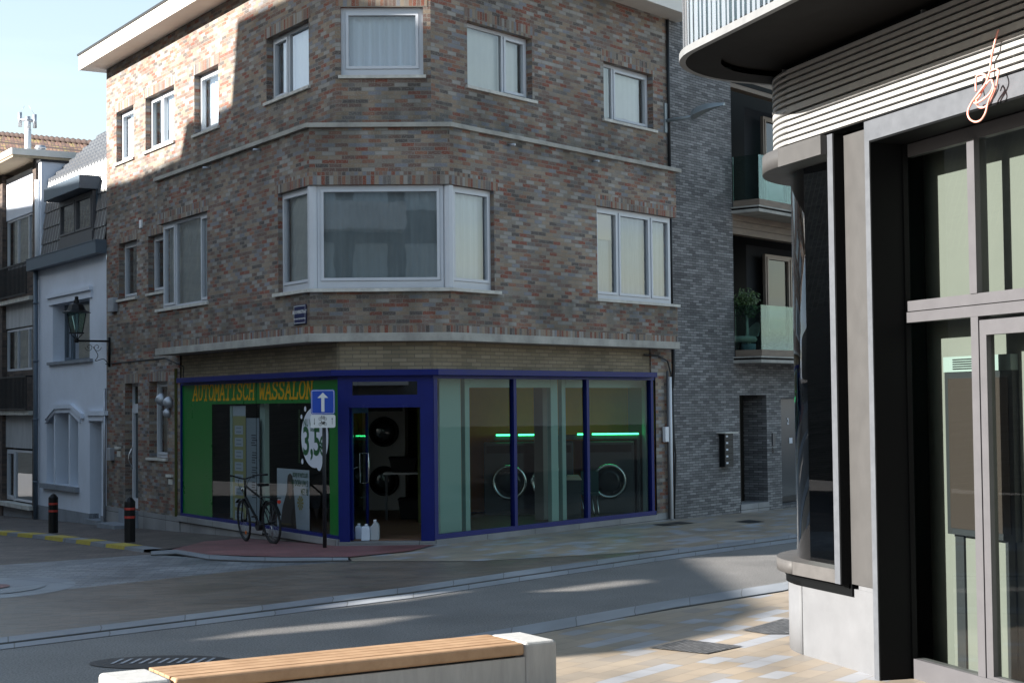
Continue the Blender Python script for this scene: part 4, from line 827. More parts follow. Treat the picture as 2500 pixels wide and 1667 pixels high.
m_ = MB(); m_.wbox(L, SW0-.12, SW1-.0, zgut-.02, zgut+.25, -.1, .24); m_.wbox(L, SW0-.13, SW1+.0, zgut+.251, zgut+.27, -.1, .25); m_.build('gutter', MSTEEL, wh)
# mansard
zm0 = zgut+.2; SVG = L.px(103, 634, 0)[0]; oB = L.off_at(122, 446, SVG); zm1 = L.px(122, 446, oB)[1]; oT = L.off_at(255, 327, SVG); zt1 = L.px(255, 327, oT)[1]; zpw = L.px(98, 397, 0)[1]; oPW = L.off_at(163, 403, SVG)
m_ = MB()
sv0 = sb0 = st0 = SVG; sv1 = SW1-.0
ang = math.hypot(-oB, zm1-zm0); n_ = int(ang/.34)
for i in range(n_):      # stepped courses
    a, b = i/n_, (i+1)/n_; f = lambda t: (sb0+(sv0-sb0)*t, zm0+(zm1-zm0)*t, oB*t)
    A0, B0 = f(a), f(b); nx = int((sv1-A0[0])/.0525)
    for k in range(nx):
        x0, x1 = A0[0]+(sv1-A0[0])*k/nx, A0[0]+(sv1-A0[0])*(k+1)/nx; y0, y1 = B0[0]+(sv1-B0[0])*k/nx, B0[0]+(sv1-B0[0])*(k+1)/nx
        w_ = lambda kk: (.0,.05,.055,.03)[kk % 4]
        m_.face([L.pt(x0,A0[1],A0[2]+.03+w_(k)),L.pt(x1,A0[1],A0[2]+.03+w_(k+1)),L.pt(y1,B0[1],B0[2]+w_(k+1)),L.pt(y0,B0[1],B0[2]+w_(k))], None, True)
        m_.face([L.pt(x1,A0[1],A0[2]+.03+w_(k+1)),L.pt(x0,A0[1],A0[2]+.03+w_(k)),L.pt(x0,A0[1],A0[2]-.02),L.pt(x1,A0[1],A0[2]-.02)])
n2 = 8
for i in range(n2):
    a, b = i/n2, (i+1)/n2; f = lambda t: (sv0+(st0-sv0)*t, zm1+(zt1-zm1)*t, oB+(oT-oB)*t)
    A0, B0 = f(a), f(b); nx = max(4, int((sv1+.0-A0[0])/.055))
    for k in range(nx):
        x0, x1 = A0[0]+(sv1-A0[0])*k/nx, A0[0]+(sv1-A0[0])*(k+1)/nx; y0, y1 = B0[0]+(sv1-B0[0])*k/nx, B0[0]+(sv1-B0[0])*(k+1)/nx
        w_ = lambda kk: (.0,.05,.055,.03)[kk % 4]
        m_.face([L.pt(x0,A0[1]+.03+w_(k),A0[2]+.05),L.pt(x1,A0[1]+.03+w_(k+1),A0[2]+.05),L.pt(y1,B0[1]+w_(k+1),B0[2]),L.pt(y0,B0[1]+w_(k),B0[2])], None, True)
        m_.face([L.pt(x1,A0[1]+.03+w_(k+1),A0[2]+.05),L.pt(x0,A0[1]+.03+w_(k),A0[2]+.05),L.pt(x0,A0[1]-.03,A0[2]+.05),L.pt(x1,A0[1]-.03,A0[2]+.05)])
MRT = mat('black_glazed_tile', (.10,.105,.115), .32, var=.15, vscale=8)
m_.build('roof', MRT, wh, merge=False)
m_ = MB(); m_.face([L.pt(SW0,zm0,0),L.pt(SW1,zm0,0),L.pt(SW1,zm1,oB-.1),L.pt(SW0,zm1,oB-.1)]); m_.face([L.pt(SW0,zm1,oB-.1),L.pt(SW1,zm1,oB-.1),L.pt(SW1,zt1-.1,oT),L.pt(st0,zt1-.1,oT)]); m_.build('roof_deck', MDSTEEL, wh)
# dormer
od = .10; ds0, dz1 = L.px(141, 492, od); ds1, _ = L.px(222, 460, od); dz1 = L.px(222, 462, od)[1]; dz0 = zm0+.06
m_ = MB(); m_.wbox(L, ds0, ds1, dz0, dz1, -1.6, od-.12); dmr = m_.build('dormer', MSTEEL, wh)
window(wh, L, ds0+.01, ds1-.01, dz0+.28, dz1-.02, od-.02, .02, ((0,.5,1),(.5,1,1)), MBLIND, MGLASS, frm=MSILV, fr=.07, label='dormer window with a grey frame')
m_ = MB(); m_.wbox(L, ds0, ds1, dz0, dz0+.275, -.3, od-.02); m_.build('dormer_apron', MSILV, wh)
m_ = MB(); m_.wbox(L, ds0-.16, ds1+.06, dz1, dz1+.30, -1.7, od+.28); m_.build('dormer_roof', MSTEEL, wh, bevel=.01)
m_ = MB()      # party wall flank between the houses
m_.wbox(L, SVG-.25, SVG-.01, zgut+.2, zpw, oPW-.3, .02); m_.build('party_wall', MRENDER, wh)
m_ = MB(); m_.wbox(L, SVG-.3, SVG+.03, zpw, zpw+.05, oPW-.3, .05); m_.build('party_wall_coping', MDSTEEL, wh)
s, z = L.px(99, 396, -.6); m_ = MB(); m_.tube([L.pt(s,z-.25,-.6), L.pt(s,z+.42,-.6)], .12, 14); 
for k in range(3): m_.tube([L.pt(s,z+.08+.13*k,-.6), L.pt(s,z+.11+.13*k,-.6)], .145, 14)
m_.build('roof_vent', MZINC, wh)
sd = L.px(88, 900, .08)[0]
m_ = MB(); m_.tube([L.pt(sd,-.7,.09), L.pt(sd,zgut,.09), ], .055, 10); 
for z in (.4, 1.9, 3.3, 4.7): m_.tube([L.pt(sd,z,.09), L.pt(sd,z+.05,.09)], .068, 10)
m_.build('downpipe', MSTEEL, wh)

# ------------------------------------------------------------------ LEFT BUILDING with balconies
lb = thing('balcony_house', 'narrow dark brick building with pale panels and railings at the left edge', 'building', L.pt(-19, -.7, 0))
LB0, LB1 = -26.0, -16.5
zr = L.px(60, 400, .0)[1]
sb_ = L.px(5, 900, -.0)[0]; se_ = L.px(79, 900, -.0)[0]
m_ = MB(); m_.wbox(L, LB0, sb_, -1.5, zr, -.3, 0); m_.wbox(L, se_, LB1, -1.5, zr-.02, -.3, 0); m_.build('wall', MDBRICK, lb)
def zl(v, u=40, o=-.1): return L.px(u, v, o)[1]
lev = [(480,'p',428,532),(0,'w',532,655),(0,'p',735,800),(0,'w',803,905),(0,'p',1010,1093),(0,'w',1098,1222)]
for _, k, va, vb in lev:
    za, zb_ = zl(va), zl(vb)
    if k == 'p': m_ = MB(); m_.wbox(L, sb_, se_, zb_, za, -.3, -.10); m_.build('panel', MRENDER if va < 500 else mat('stained_panel_%d' % va, (.42,.43,.44), .85, var=.2, vscale=2, stretch=(3,3,.5)), lb)
    else: window(lb, L, sb_+.01, se_-.01, zb_, za, -.05, .08, ((0,.36,0),(.36,.72,0),(.72,1,0)) if va != 1098 else ((0,.28,1),(.28,.86,0),(.86,1,1)), MCURT, sill=None)
for va, vb in ((655,735),(905,1010)): m_ = MB(); m_.wbox(L, sb_, se_, zl(vb), zl(va), -.3, -.12); m_.build('wall_panel', MDBRICK, lb)
m_ = MB(); m_.wbox(L, sb_, se_, -1.5, zl(1222)-.1, -.3, -.04); m_.build('base', MGSTONE, lb)
for v in (733, 1003, 1226):
    z = zl(v); m_ = MB(); m_.wbox(L, sb_-.3, se_+.05, z-.10, z, -.2, .10); m_.build('sill', MSILL, lb)
for v0, v1 in ((645,722),(918,1000)):
    za, zb_ = zl(v0, 40, .15), zl(v1, 40, .15); m_ = MB()
    m_.wbox(L, LB0, se_+.02, za-.04, za, .13, .17); m_.wbox(L, LB0, se_+.02, zb_, zb_+.03, .13, .17)
    x = se_
    while x > LB0: m_.wbox(L, x-.012, x+.012, zb_, za-.04, .14, .16); x -= .12
    m_.wbox(L, se_-.04, se_, za-.04, za, -.1, .13); m_.build('railing', MDSTEEL, lb)
m_ = MB(); eo = .55; a = L.px(42, 392, eo)[0]; m_.wbox(L, LB0, LB1-.02, zr, zr+.06, -2.5, eo); m_.build('eaves_soffit', mat('eaves_wood', (.42,.33,.22), .8, var=.15, stretch=(1,6,1)), lb)
m_ = MB(); m_.wbox(L, LB0-.02, LB1, zr+.061, zr+.22, -2.5, eo+.03); m_.build('eaves', MFASC, lb)
s, z = L.px(93, 560, .05); m_ = MB(); m_.tube([L.pt(s,z-1,.06), L.pt(s,z+1.2,.06)], .07, 10); m_.build('downpipe', MWHITE, lb)
# H shaped chimney cowl
q = Wall(L.pt(0,0,-3)[:2], Vector((1, .1))); yb_ = 47
fx = lambda u, y=46: (u-1250)/3850*y
def fp(u, v, y=46):
    r = ray(u, v); return EYEP + r*(y/r.y)
cw = thing('chimney_cowl', 'tall white chimney pipe with an H shaped cowl above the left roof', 'chimney', fp(68, 397))
m_ = MB(); m_.tube([fp(68,420), fp(68,315)], .095, 14); m_.tube([fp(68,318), fp(68,298)], .085, 14); m_.build('pipe', MWHITE, cw)
for a, b, c_ in ((49,275,310),(85,280,313)):
    m_ = MB(); m_.tube([fp(a,c_), fp(a,b)], .055, 12); m_.build('outlet', MZINC, cw)
m_ = MB(); m_.tube([fp(49,292), fp(85,296)], .05, 10); m_.tube([fp(68,300),fp(68,285)], .075, 12); m_.build('crossbar', MZINC, cw)
for a, b in ((50,60),(84,71)):
    m_ = MB(); m_.tube([fp(a,275+(5 if a > 60 else 0)), fp(b,259)], .005, 5); m_.build('wire', MZINC, cw)
# far mossy roof
fr_ = thing('mossy_roof_house', 'distant house with a long mossy red brown tiled roof', 'house', fp(60, 420, 56))
m_ = MB(); A1, A2 = fp(-80, 322, 58), fp(232, 353, 50); D_ = Vector((2.2, -4.5, -3.9))
rows = 11
for i in range(rows):
    t0, t1 = i/rows, (i+1)/rows; a, b = A1+D_*t0, A2+D_*t0; c_, d_ = A2+D_*t1, A1+D_*t1; lw = (b-a).length
    up_ = Vector((0,-.02,.05)); m_.face([d_+up_, c_+up_, b, a], [(0,-t1*5),(lw,-t1*5),(lw,-t0*5),(0,-t0*5)]); m_.face([d_-Vector((0,0,.02)), c_-Vector((0,0,.02)), c_+up_, d_+up_])
m_.build('roof', MTILES_R, fr_, merge=False)
m_ = MB()
for k in range(26): a = A1+(A2-A1)*(k/26); b = A1+(A2-A1)*((k+1)/26); m_.tube([a+Vector((0,0,.06)), b+Vector((0,0,.0))], .085, 8, r2=.07)
m_.build('ridge_tiles', mat('mossy_ridge', (.05,.03,.025), .9, var=.3, vscale=4), fr_)
m_ = MB(); m_.prism([tuple((A1+D_)[:2]), tuple((A2+D_)[:2]), (A2.x+4,A2.y+4), (A1.x+4,A1.y+4)], 0, (A2+D_).z-.1); m_.build('wall', MDBRICK, fr_)

# ------------------------------------------------------------------ GREY BRICK BUILDING on the right street
gb = thing('grey_building', 'tall grey long brick apartment building with glass balconies beside the brick corner building', 'building', R.pt(9, 0, 0))
GS0, GS1, GS2 = SR+.03, 9.17, 19.0
zd = R.px(1840, 964)[1]
gd = (R.px(1806.6, 1100)[0], R.px(1873, 1100)[0], -.02, zd); gw = (R.px(1908, 1100)[0], 13.2, -.0, R.px(1930, 972)[1])
zS1 = R.px(1790, 878)[1]; zS2 = R.px(1787, 514)[1]
m_ = MB(); wall_panel(m_, R, GS0, GS1, -.2, 12.5, [], .0, .3)
wall_panel(m_, R, GS1, GS2, -.2, zS1-.06, [gd, gw], .0, .55); m_.build('wall', MGREYB, gb, merge=False)
m_ = MB(); m_.wquad(R, GS1-.01, GS2, -.1, 12.5, -2.2); m_.wquad(R, GS1, GS2, zS2+2.7-.1, zS2+2.7, 0); m_.build('inner_wall', MBLACKM, gb)
m_ = MB(); m_.face([R.pt(GS1,-.1,0),R.pt(GS1,-.1,-2.2),R.pt(GS1,12.5,-2.2),R.pt(GS1,12.5,0)], [(0,0),(2.2,0),(2.2,12.5),(0,12.5)]); m_.build('side_wall', MBLACKM, gb)
zb1 = (R.px(1790, 570)[1], R.px(1787,527)[1]); 
for za, zb_ in ((R.px(1790,571)[1], zS2-.06), (R.px(1790,210)[1]-.04, R.px(1790,170)[1]+.5)):
    n_ = 3; hh = (zb_-za)/n_
    for k in range(n_): m_ = MB(); m_.wbox(R, GS1+.005, GS2, za+hh*k+.008, za+hh*(k+1), -.2, -.005+.0*k); m_.build('wood_fascia', MWCLAD, gb)
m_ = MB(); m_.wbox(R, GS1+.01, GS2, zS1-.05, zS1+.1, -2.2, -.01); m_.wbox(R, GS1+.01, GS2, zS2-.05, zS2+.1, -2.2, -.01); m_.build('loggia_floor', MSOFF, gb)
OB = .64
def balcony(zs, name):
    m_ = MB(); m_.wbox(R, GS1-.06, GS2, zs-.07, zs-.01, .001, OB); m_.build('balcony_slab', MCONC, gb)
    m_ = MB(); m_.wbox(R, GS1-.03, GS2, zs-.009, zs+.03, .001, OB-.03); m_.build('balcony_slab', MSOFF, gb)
    m_ = MB(); m_.wbox(R, GS1-.06, GS2, zs+.031, zs+.06, .001, OB); m_.build('balcony_trim', MCONC, gb)
    m_ = MB(); m_.wbox(R, GS1+.0, GS1+.02, zs+.061, zs+.19, .02, OB-.02); m_.wbox(R, GS1+.02, GS2, zs+.061, zs+.19, OB-.04, OB-.02); m_.build('balcony_kicker', MWCLAD, gb)
    m_ = MB(); m_.wbox(R, GS1+.0, GS1+.012, zs+.19, zs+1.08, .03, OB-.03); m_.build('glass_rail', MCLEAR, gb)
    m_ = MB(); m_.wbox(R, GS1+.02, GS2, zs+.19, zs+1.08, OB-.04, OB-.028); m_.build('glass_rail', MCLEAR, gb)
balcony(zS1, ''); balcony(zS2, '')
for zs in (zS1, zS2):       # sliding doors of the loggia
    s0 = R.px(1868, 600, -.7)[0]; z0, z1 = zs+.1, zs+2.35
    window(gb, R, s0, s0+2.4, z0, z1, -.65, .05, ((0,.45,1),(.45,1,1)), None, MDGLASS, frm=mat('bronze_frame', (.26,.21,.17), .45, metal=.3), blind=(0,.42,.02,MBEIGE) if zs == zS1 else None)
# front door, wall between and garage-like glass door
m_ = MB(); a, b, z0, z1 = gd; q = -.5
dw0 = Wall(R.pt(a,0,0)[:2], -R.n)
m_.wbox(dw0, .02, .12, .12, z1, -.0, .06); m_.wbox(dw0, .42, .52, .12, z1, 0, .06); m_.wbox(dw0, .12, .42, .12, .22, 0, .06); m_.wbox(dw0, .12, .42, z1-.12, z1, 0, .06)
gdo = m_.build('entrance_door', MBLACK, gb); m_ = MB(); m_.wquad(dw0, .12, .42, .22, z1-.12, .03); m_.build('pane', MDGLASS, gdo)
m_ = MB(); m_.tube([dw0.pt(.44,.75,.12), dw0.pt(.44,1.55,.12)], .014, 8); m_.build('handle', MCHROME, gdo)
m_ = MB(); m_.wbox(R, a-.02, b+.02, -.1, .11, -.5, .02); m_.build('door_step', MPLNTH, gb)
m_ = MB(); m_.wbox(R, gw[0]+.01, gw[1], .02, .14, -.42, -.34); m_.wbox(R, gw[0]+.01, gw[0]+.06, .14, gw[3]-.01, -.42, -.34); gf_ = m_.build('glass_door_frame', MDSTEEL, gb)
m_ = MB(); m_.wquad(R, gw[0]+.06, gw[1], .14, gw[3]-.01, -.38); m_.build('pane', mat('dark_mirror_door', (.07,.075,.08), .15), gf_)
m_ = MB(); s, z = R.px(1889, 1072, .02); m_.wbox(R, s-.05, s+.05, z-.13, z+.13, .0, .03); m_.build('intercom', MSILV, gb)
s, z = R.px(1888, 1100, .02); text_mb('8', R, s, z-.05, .006, .12).build('house_number', MBLACK, gb)
s, z = R.px(1924, 1035, -.37); text_mb('2', R, s, z, -.372, .13).build('house_number', MPAPER, gb)
s, z = R.px(1931, 1075, -.37); m_ = MB(); m_.wquad(R, s-.07, s+.07, z-.06, z+.06, -.372); m_.build('notice', MPAPER, gb)
# mailbox tower
s0, z1 = R.px(1768, 1058, .12); s1, z0 = R.px(1791, 1138, .12)
mbx = thing('mailbox_stack', 'black stack of five mailboxes on the grey brick wall', 'mailbox', R.pt((s0+s1)/2, z0, .05)); m_ = MB(); m_.wbox(R, s0, s1, z0, z1, .001, .12); m_.build('case', MBLACK, mbx)
m_ = MB(); m_.wbox(R, s0-.08, s1+.08, z1, z1+.025, 0, .2); m_.build('roof', MSILL, mbx)
hh = (z1-z0)/5
for k in range(5):
    m_ = MB(); m_.wbox(R, s0+.015, s1-.015, z0+hh*k+.01, z0+hh*(k+1)-.01, .121, .128); fl_ = m_.build('flap', MDSTEEL, mbx)
    m_ = MB(); m_.wquad(R, s0+.05, s0+.13, z0+hh*k+hh*.45, z0+hh*k+hh*.7, .1295); m_.build('name_tag', MPAPER, fl_)
# balcony plants and furniture
pp_ = R.pt(R.px(1836, 850, .2)[0], zS1+.06, .12)
op = thing('potted_tree', 'small round headed tree in a blue grey pot behind the lower glass balcony', 'potted plant', pp_)
m_ = MB(); m_.lathe([(.10,0),(.14,.03),(.15,.26),(.13,.26),(.12,.22),(.001,.22)], Matrix.Translation(pp_), 20); m_.build('pot', MPOT, op)
m_ = MB(); m_.tube([pp_+Vector((0,0,.2)), pp_+Vector((-.03,0,.5)), pp_+Vector((-.03,.02,.85))], .018, 8); m_.tube([pp_+Vector((.05,0,.2)), pp_+Vector((0,0,.45)), pp_+Vector((-.01,.02,.8))], .014, 8); m_.build('trunk', MSILL, op)
def foliage(name, c, r, n, parent, size=.04, m__=MLEAF, sq=1):
    m_ = MB(); rnd = random.Random(int(c[0]*100))
    for i in range(n):
        d = Vector((rnd.gauss(0,1), rnd.gauss(0,1), rnd.gauss(0,1))).normalized()*r*(rnd.random()**.4)*(.75+.35*math.sin(rnd.random()*9)); p = Vector(c)+Vector((d.x, d.y, d.z*sq))
        a = Vector((rnd.gauss(0,1), rnd.gauss(0,1), rnd.gauss(0,1))).normalized()*size; b = a.orthogonal().normalized()*size*.5
        m_.face([p-a, p+b, p+a, p-b])
    return m_.build(name, m__, parent, merge=False)
foliage('foliage', pp_+Vector((-.03,0,1.08)), .30, 900, op)
pb = R.pt(R.px(1893, 850, .3)[0], zS1+.06, .3); o2 = thing('balcony_shrub', 'low dark shrub in a trough on the lower balcony', 'plant', pb)
m_ = MB(); m_.box(pb.x-.25, pb.x+.25, pb.y-.1, pb.y+.1, pb.z, pb.z+.2); m_.build('trough', MPOT, o2); foliage('foliage', pb+Vector((0,0,.36)), .24, 500, o2, sq=.8)
pc_ = R.pt(R.px(1812, 850, .0)[0]+.12, zS1+.06, -.1); bc = thing('balcony_chair', 'pale rounded lounge chair at the left end of the lower balcony', 'chair', pc_)
m_ = MB(); 
for k in range(8):
    a0, a1 = -.6+k*.22, -.6+(k+1)*.22; rr = .36
    m_.face([pc_+Vector((rr*math.cos(a0),rr*math.sin(a0),.42)), pc_+Vector((rr*math.cos(a1),rr*math.sin(a1),.42)), pc_+Vector((rr*1.1*math.cos(a1),rr*1.1*math.sin(a1),.42+.3*math.sin((k+1)*PI/9))), pc_+Vector((rr*1.1*math.cos(a0),rr*1.1*math.sin(a0),.42+.3*math.sin(k*PI/9)))])
m_.lathe([(.3,.3),(.34,.36),(.3,.42),(.001,.42)], Matrix.Translation(pc_), 20); m_.build('shell', MSILL, bc)
m_ = MB(); m_.lathe([(.2,0),(.03,.04),(.03,.3)], Matrix.Translation(pc_), 12); m_.build('foot', MCHROME, bc)
# pipes and cables on the right edge of the brick building
for u0, v0, u1, v1, r_, m__, nm in ((1628,905,1633,1262,.022,MSILV,'conduit'),(1635,920,1639,1262,.035,MWHITE,'conduit'),(1642,930,1646,1262,.014,MCABLE,'cable')):
    a = R.px(u0, v0, .05); b = R.px(u1, v1, .05); m_ = MB(); m_.tube([R.pt(b[0],.0,.06), R.pt(b[0],a[1],.06)], r_, 8); m_.build(nm, m__, bb)
s = R.px(1638, 860, .06)[0]
m_ = MB(); m_.tube([R.pt(R.px(1572,866,.03)[0],3.06,.03), R.pt(s-.4,3.05,.04), R.pt(s-.12,2.95,.06), R.pt(s-.02,2.7,.07), R.pt(s-.0,2.3,.07)], .016, 6); m_.build('cable', MCABLE, bb)
m_ = MB(); m_.tube([R.pt(s+.02,3.2,.1), R.pt(s+.03,2.8,.1), R.pt(s,2.45,.08)], .03, 8); m_.build('cable', MCABLE, bb)
m_ = MB(); m_.tube([R.pt(s+.05,2.4,.05), R.pt(s+.07,1.5,.06), R.pt(s+.10,1.2,.07), R.pt(s+.06,.7,.08), R.pt(s-.01,.0,.08)], .018, 6); m_.build('cable', MCABLE, bb)
s, z = R.px(1630, 1060, .1); m_ = MB(); m_.wbox(R, s-.07, s+.05, z-.14, z+.14, .03, .1); m_.build('junction_box', MWHITE, bb, bevel=.01)
m_ = MB(); sp = R.px(1634, 200, .04)[0]; m_.tube([R.pt(SR-.03,ZS1+.02,.04), R.pt(SR-.03,ZR-.02,.04)], .03, 8); m_.tube([R.pt(SR-.04,3.35,.06), R.pt(SR-.04,ZS0,.06)], .022, 8); m_.build('cable', MDSTEEL, bb)
m_ = MB(); z = 2.93-.6; sq_ = L.px(446, 870, .03)[0]; m_.tube([L.pt(SL,L.px(268,888)[1],.02), L.pt(sq_-1,L.px(400,874)[1],.02), L.pt(sq_,2.95,.02), L.pt(sq_,2.72,.02)], .012, 6); m_.build('cable', MCABLE, bb)
m_ = MB(); sk = SL+.03; m_.tube([L.pt(sk,-.3,.06), L.pt(sk,1.4,.06), L.pt(sk+.0,2.6,.05)], .03, 8); m_.build('conduit', MZINC, bb)

# ------------------------------------------------------------------ RIGHT BUILDING with curved louvres
SC, R0B = -1.12, 1.0
CB = RB.o + RB.d*SC - RB.n*R0B
def fpt(s, o, z):        # station s along the facade; past SC it turns round the corner
    if s >= SC: return RB.pt(s, z, o)
    phi = (SC-s)/R0B; e_ = Vector((0,0))
    if phi > 1.9: ex = (phi-1.9)*R0B; phi = 1.9; tdir = -RB.d*math.cos(phi)-RB.n*math.sin(phi); e_ = tdir*ex
    rad = RB.n*math.cos(phi) - RB.d*math.sin(phi); q = CB + rad*(R0B+o) + e_; return Vector((q.x, q.y, z))
def stations(s0, s1):
    out = [s0]; k = s0
    while k < min(s1, SC)-.09: k += .08; out.append(k)
    if s1 > SC and s0 < SC: out.append(SC)
    if s1 > out[-1]: out.append(s1)
    return out
def cbox(mb, s0, s1, z0, z1, o0, o1):
    S = stations(s0, s1)
    for a, b in zip(S, S[1:]):
        sm = b <= SC+1e-6
        mb.face([fpt(a,o1,z0),fpt(b,o1,z0),fpt(b,o1,z1),fpt(a,o1,z1)], [(a,z0),(b,z0),(b,z1),(a,z1)], sm)
        mb.face([fpt(a,o1,z1),fpt(b,o1,z1),fpt(b,o0,z1),fpt(a,o0,z1)], [(a,o1),(b,o1),(b,o0),(a,o0)])
        mb.face([fpt(a,o0,z0),fpt(b,o0,z0),fpt(b,o1,z0),fpt(a,o1,z0)], [(a,o0),(b,o0),(b,o1),(a,o1)])
        mb.face([fpt(b,o0,z0),fpt(a,o0,z0),fpt(a,o0,z1),fpt(b,o0,z1)], [(b,z0),(a,z0),(a,z1),(b,z1)], sm)
    mb.face([fpt(S[0],o0,z0),fpt(S[0],o1,z0),fpt(S[0],o1,z1),fpt(S[0],o0,z1)]); mb.face([fpt(S[-1],o1,z0),fpt(S[-1],o0,z0),fpt(S[-1],o0,z1),fpt(S[-1],o1,z1)])
def s_at(u, v, o):        # station on the curved facade seen at pixel u
    best = None
    for k in range(0, 900):
        s = SC+.0-k*.004; 
        if s < SC-1.5: break
        p = fpt(s, o, 2.2); q = p-EYEP; uu = 1250+FPX*q.dot(rt)/q.dot(fw)
        if best is None or abs(uu-u) < best[0]: best = (abs(uu-u), s)
        if uu < 1700: break
    return best[1]
SE = -6.0; SX = 4.2
rbd = thing('louvred_building', 'modern building with a rounded corner, horizontal metal louvres and a big curved balcony', 'building', (rb0.x, rb0.y, 0))
m_ = MB(); cbox(m_, SE, SC-.02, -.1, .66, -.3, 0); cbox(m_, SC-.01, .13, -.1, .66, -.3, 0); cbox(m_, -.20, .13, .661, .70, -.3, -.0); m_.build('plinth', MPLAS, rbd)
m_ = MB(); cbox(m_, SE, -.27, .60, .70, -.3, .02); cbox(m_, SE, -.30, .661, .70, -.3, .03); m_.build('cap_shade_strip', MBLACKM, rbd)  # black strip proud of the plinth, painted shade under the stone cap
m_ = MB(); cbox(m_, SE, SC, .70, .81, -.4, .10); cbox(m_, SC+.004, -.387, .70, .81, -.4, .10); m_.build('stone_cap', MCAP, rbd)
m_ = MB(); cbox(m_, SE, -.386, 4.22, 4.38, -.4, .17); m_.build('header_band', MALU, rbd, merge=True)
m_ = MB(); cbox(m_, SE, -.386, .811, 4.219, -.10, -.08); cg = m_.build('curved_glass', MDGLASS, rbd)
m_ = MB(); sj = s_at(1989, 900, -.07); cbox(m_, sj-.018, sj+.018, .811, 4.218, -.12, -.06); m_.build('glass_joint', MPVC, rbd)
m_ = MB(); cbox(m_, SE, -.62, .3, 4.3, -.95, -.6); m_.build('inner_wall', mat('dark_green_interior', (.02,.05,.042), .6), rbd)
# frames
m_ = MB(); m_.wbox(RB, -.385, -.30, .70, 4.38, -.25, .11); m_.build('window_end_frame', MALUB, rbd)
m_ = MB(); m_.wbox(RB, -.30, -.285, .70, 4.38, -.2, .105); m_.build('shadow_reveal', MBLACKM, rbd)
m_ = MB(); m_.wbox(RB, -.285, .135, .701, 4.36, -.25, .015); m_.build('column_panel', MALU, rbd)
m_ = MB(); m_.wbox(RB, .135, .205, -.02, 4.40, -.25, .075); m_.wbox(RB, .205, SX, 4.24, 4.40, -.25, .075); m_.build('entrance_surround', MALUB, rbd)
m_ = MB(); m_.wbox(RB, .206, .214, -.02, 4.239, -.25, .07); m_.wbox(RB, .214, SX, 4.225, 4.239, -.25, .07); m_.wbox(RB, .214, .230, -.0, 4.22, -.26, -.215); m_.build('black_reveal', MBLACKM, rbd)
og = -.25
zt_1, zt_0 = 2.97, 2.80
sm_ = RB.px(2389, 900, og)[0]
m_ = MB(); m_.wbox(RB, .20, SX, zt_0, (zt_0+zt_1)/2-.004, og-.08, og+.03); m_.wbox(RB, .20, SX, (zt_0+zt_1)/2+.004, zt_1, og-.08, og+.02); m_.wbox(RB, .20, SX, .0, .16, og-.08, og+.03); m_.wbox(RB, .2, SX, 4.12, 4.22, og-.08, og-.01)
m_.wbox(RB, sm_-.045, sm_+.045, .161, zt_0-.001, og-.08, og+.028); m_.wbox(RB, sm_-.05, sm_+.04, zt_1+.001, 4.119, og-.08, og+.028); m_.build('window_frame', MSILV, rbd)
m_ = MB(); m_.wbox(RB, sm_+.05, sm_+.13, .01, zt_0-.03, og-.05, og+.02); m_.wbox(RB, sm_+.13, sm_+1.0, zt_0-.14, zt_0-.03, og-.05, og+.02); m_.wbox(RB, sm_+.13, sm_+1.0, .01, .18, og-.05, og+.02); m_.build('door_leaf', MSILV, rbd)
m_ = MB(); m_.wquad(RB, .2, SX, .16, zt_0, og-.02); m_.wquad(RB, .2, SX, zt_1, 4.12, og-.02); m_.build('pane', glassmat('entrance_glass', (.84,.90,.86), 1.3, wave=.02), rbd)
# interior behind the entrance glass
i0 = RB.px(2268, 1100, -.52)[0]
m_ = MB(); m_.wbox(RB, i0, SX+1, -.0, 4.2, -.62, -.52); m_.build('inner_wall', MSTRUCTW, rbd)
m_ = MB(); m_.wbox(RB, i0-.9, i0-.001, -.0, 4.2, -.62, -.515); m_.build('inner_wall', MBLACKM, rbd)  # black sheet put in as the dark jamb's reflection in the glass
m_ = MB(); m_.wbox(RB, .24, SX, .0, .02, -.515, og-.09); m_.build('inner_floor', MSTRUCTW, rbd)
cab0, cz1 = RB.px(2305, 872, -.46); cab1 = RB.px(2470, 872, -.46)[0]; cz0 = RB.px(2340, 1305, -.46)[1]
cb = thing('wall_cabinet', 'dark tall glass fronted cabinet inside the entrance of the louvred building', 'cabinet', RB.pt(cab0, cz0, -.5))
m_ = MB(); m_.wbox(RB, cab0, cab1, cz0, cz1-.12, -.515, -.46); m_.build('body', MDSTEEL, cb)
m_ = MB(); m_.wbox(RB, cab0+.05, cab1-.05, cz0+.05, cz1-.17, -.459, -.455); m_.build('glass_front', mat('dark_brown_glass', (.035,.028,.026), .2), cb)
m_ = MB(); m_.wbox(RB, cab0, cab1, cz1-.119, cz1, -.515, -.45); hd = m_.build('head_unit', mat('grey_green_unit', (.20,.25,.25), .5), cb)
m_ = MB()
for k in range(5): m_.wbox(RB, cab0+.13, cab0+.42, cz1-.10+.018*k, cz1-.092+.018*k, -.449, -.446)
m_.build('vent_slot', MBLACKM, hd)
m_ = MB(); m_.wbox(RB, cab0+.04, cab0+.15, .02, cz0, -.518, -.50); m_.build('leg', MDSTEEL, cb)
m_ = MB(); m_.wbox(RB, cab1-.18, cab1-.07, .02, cz0, -.518, -.50); m_.build('leg', MDSTEEL, cb)
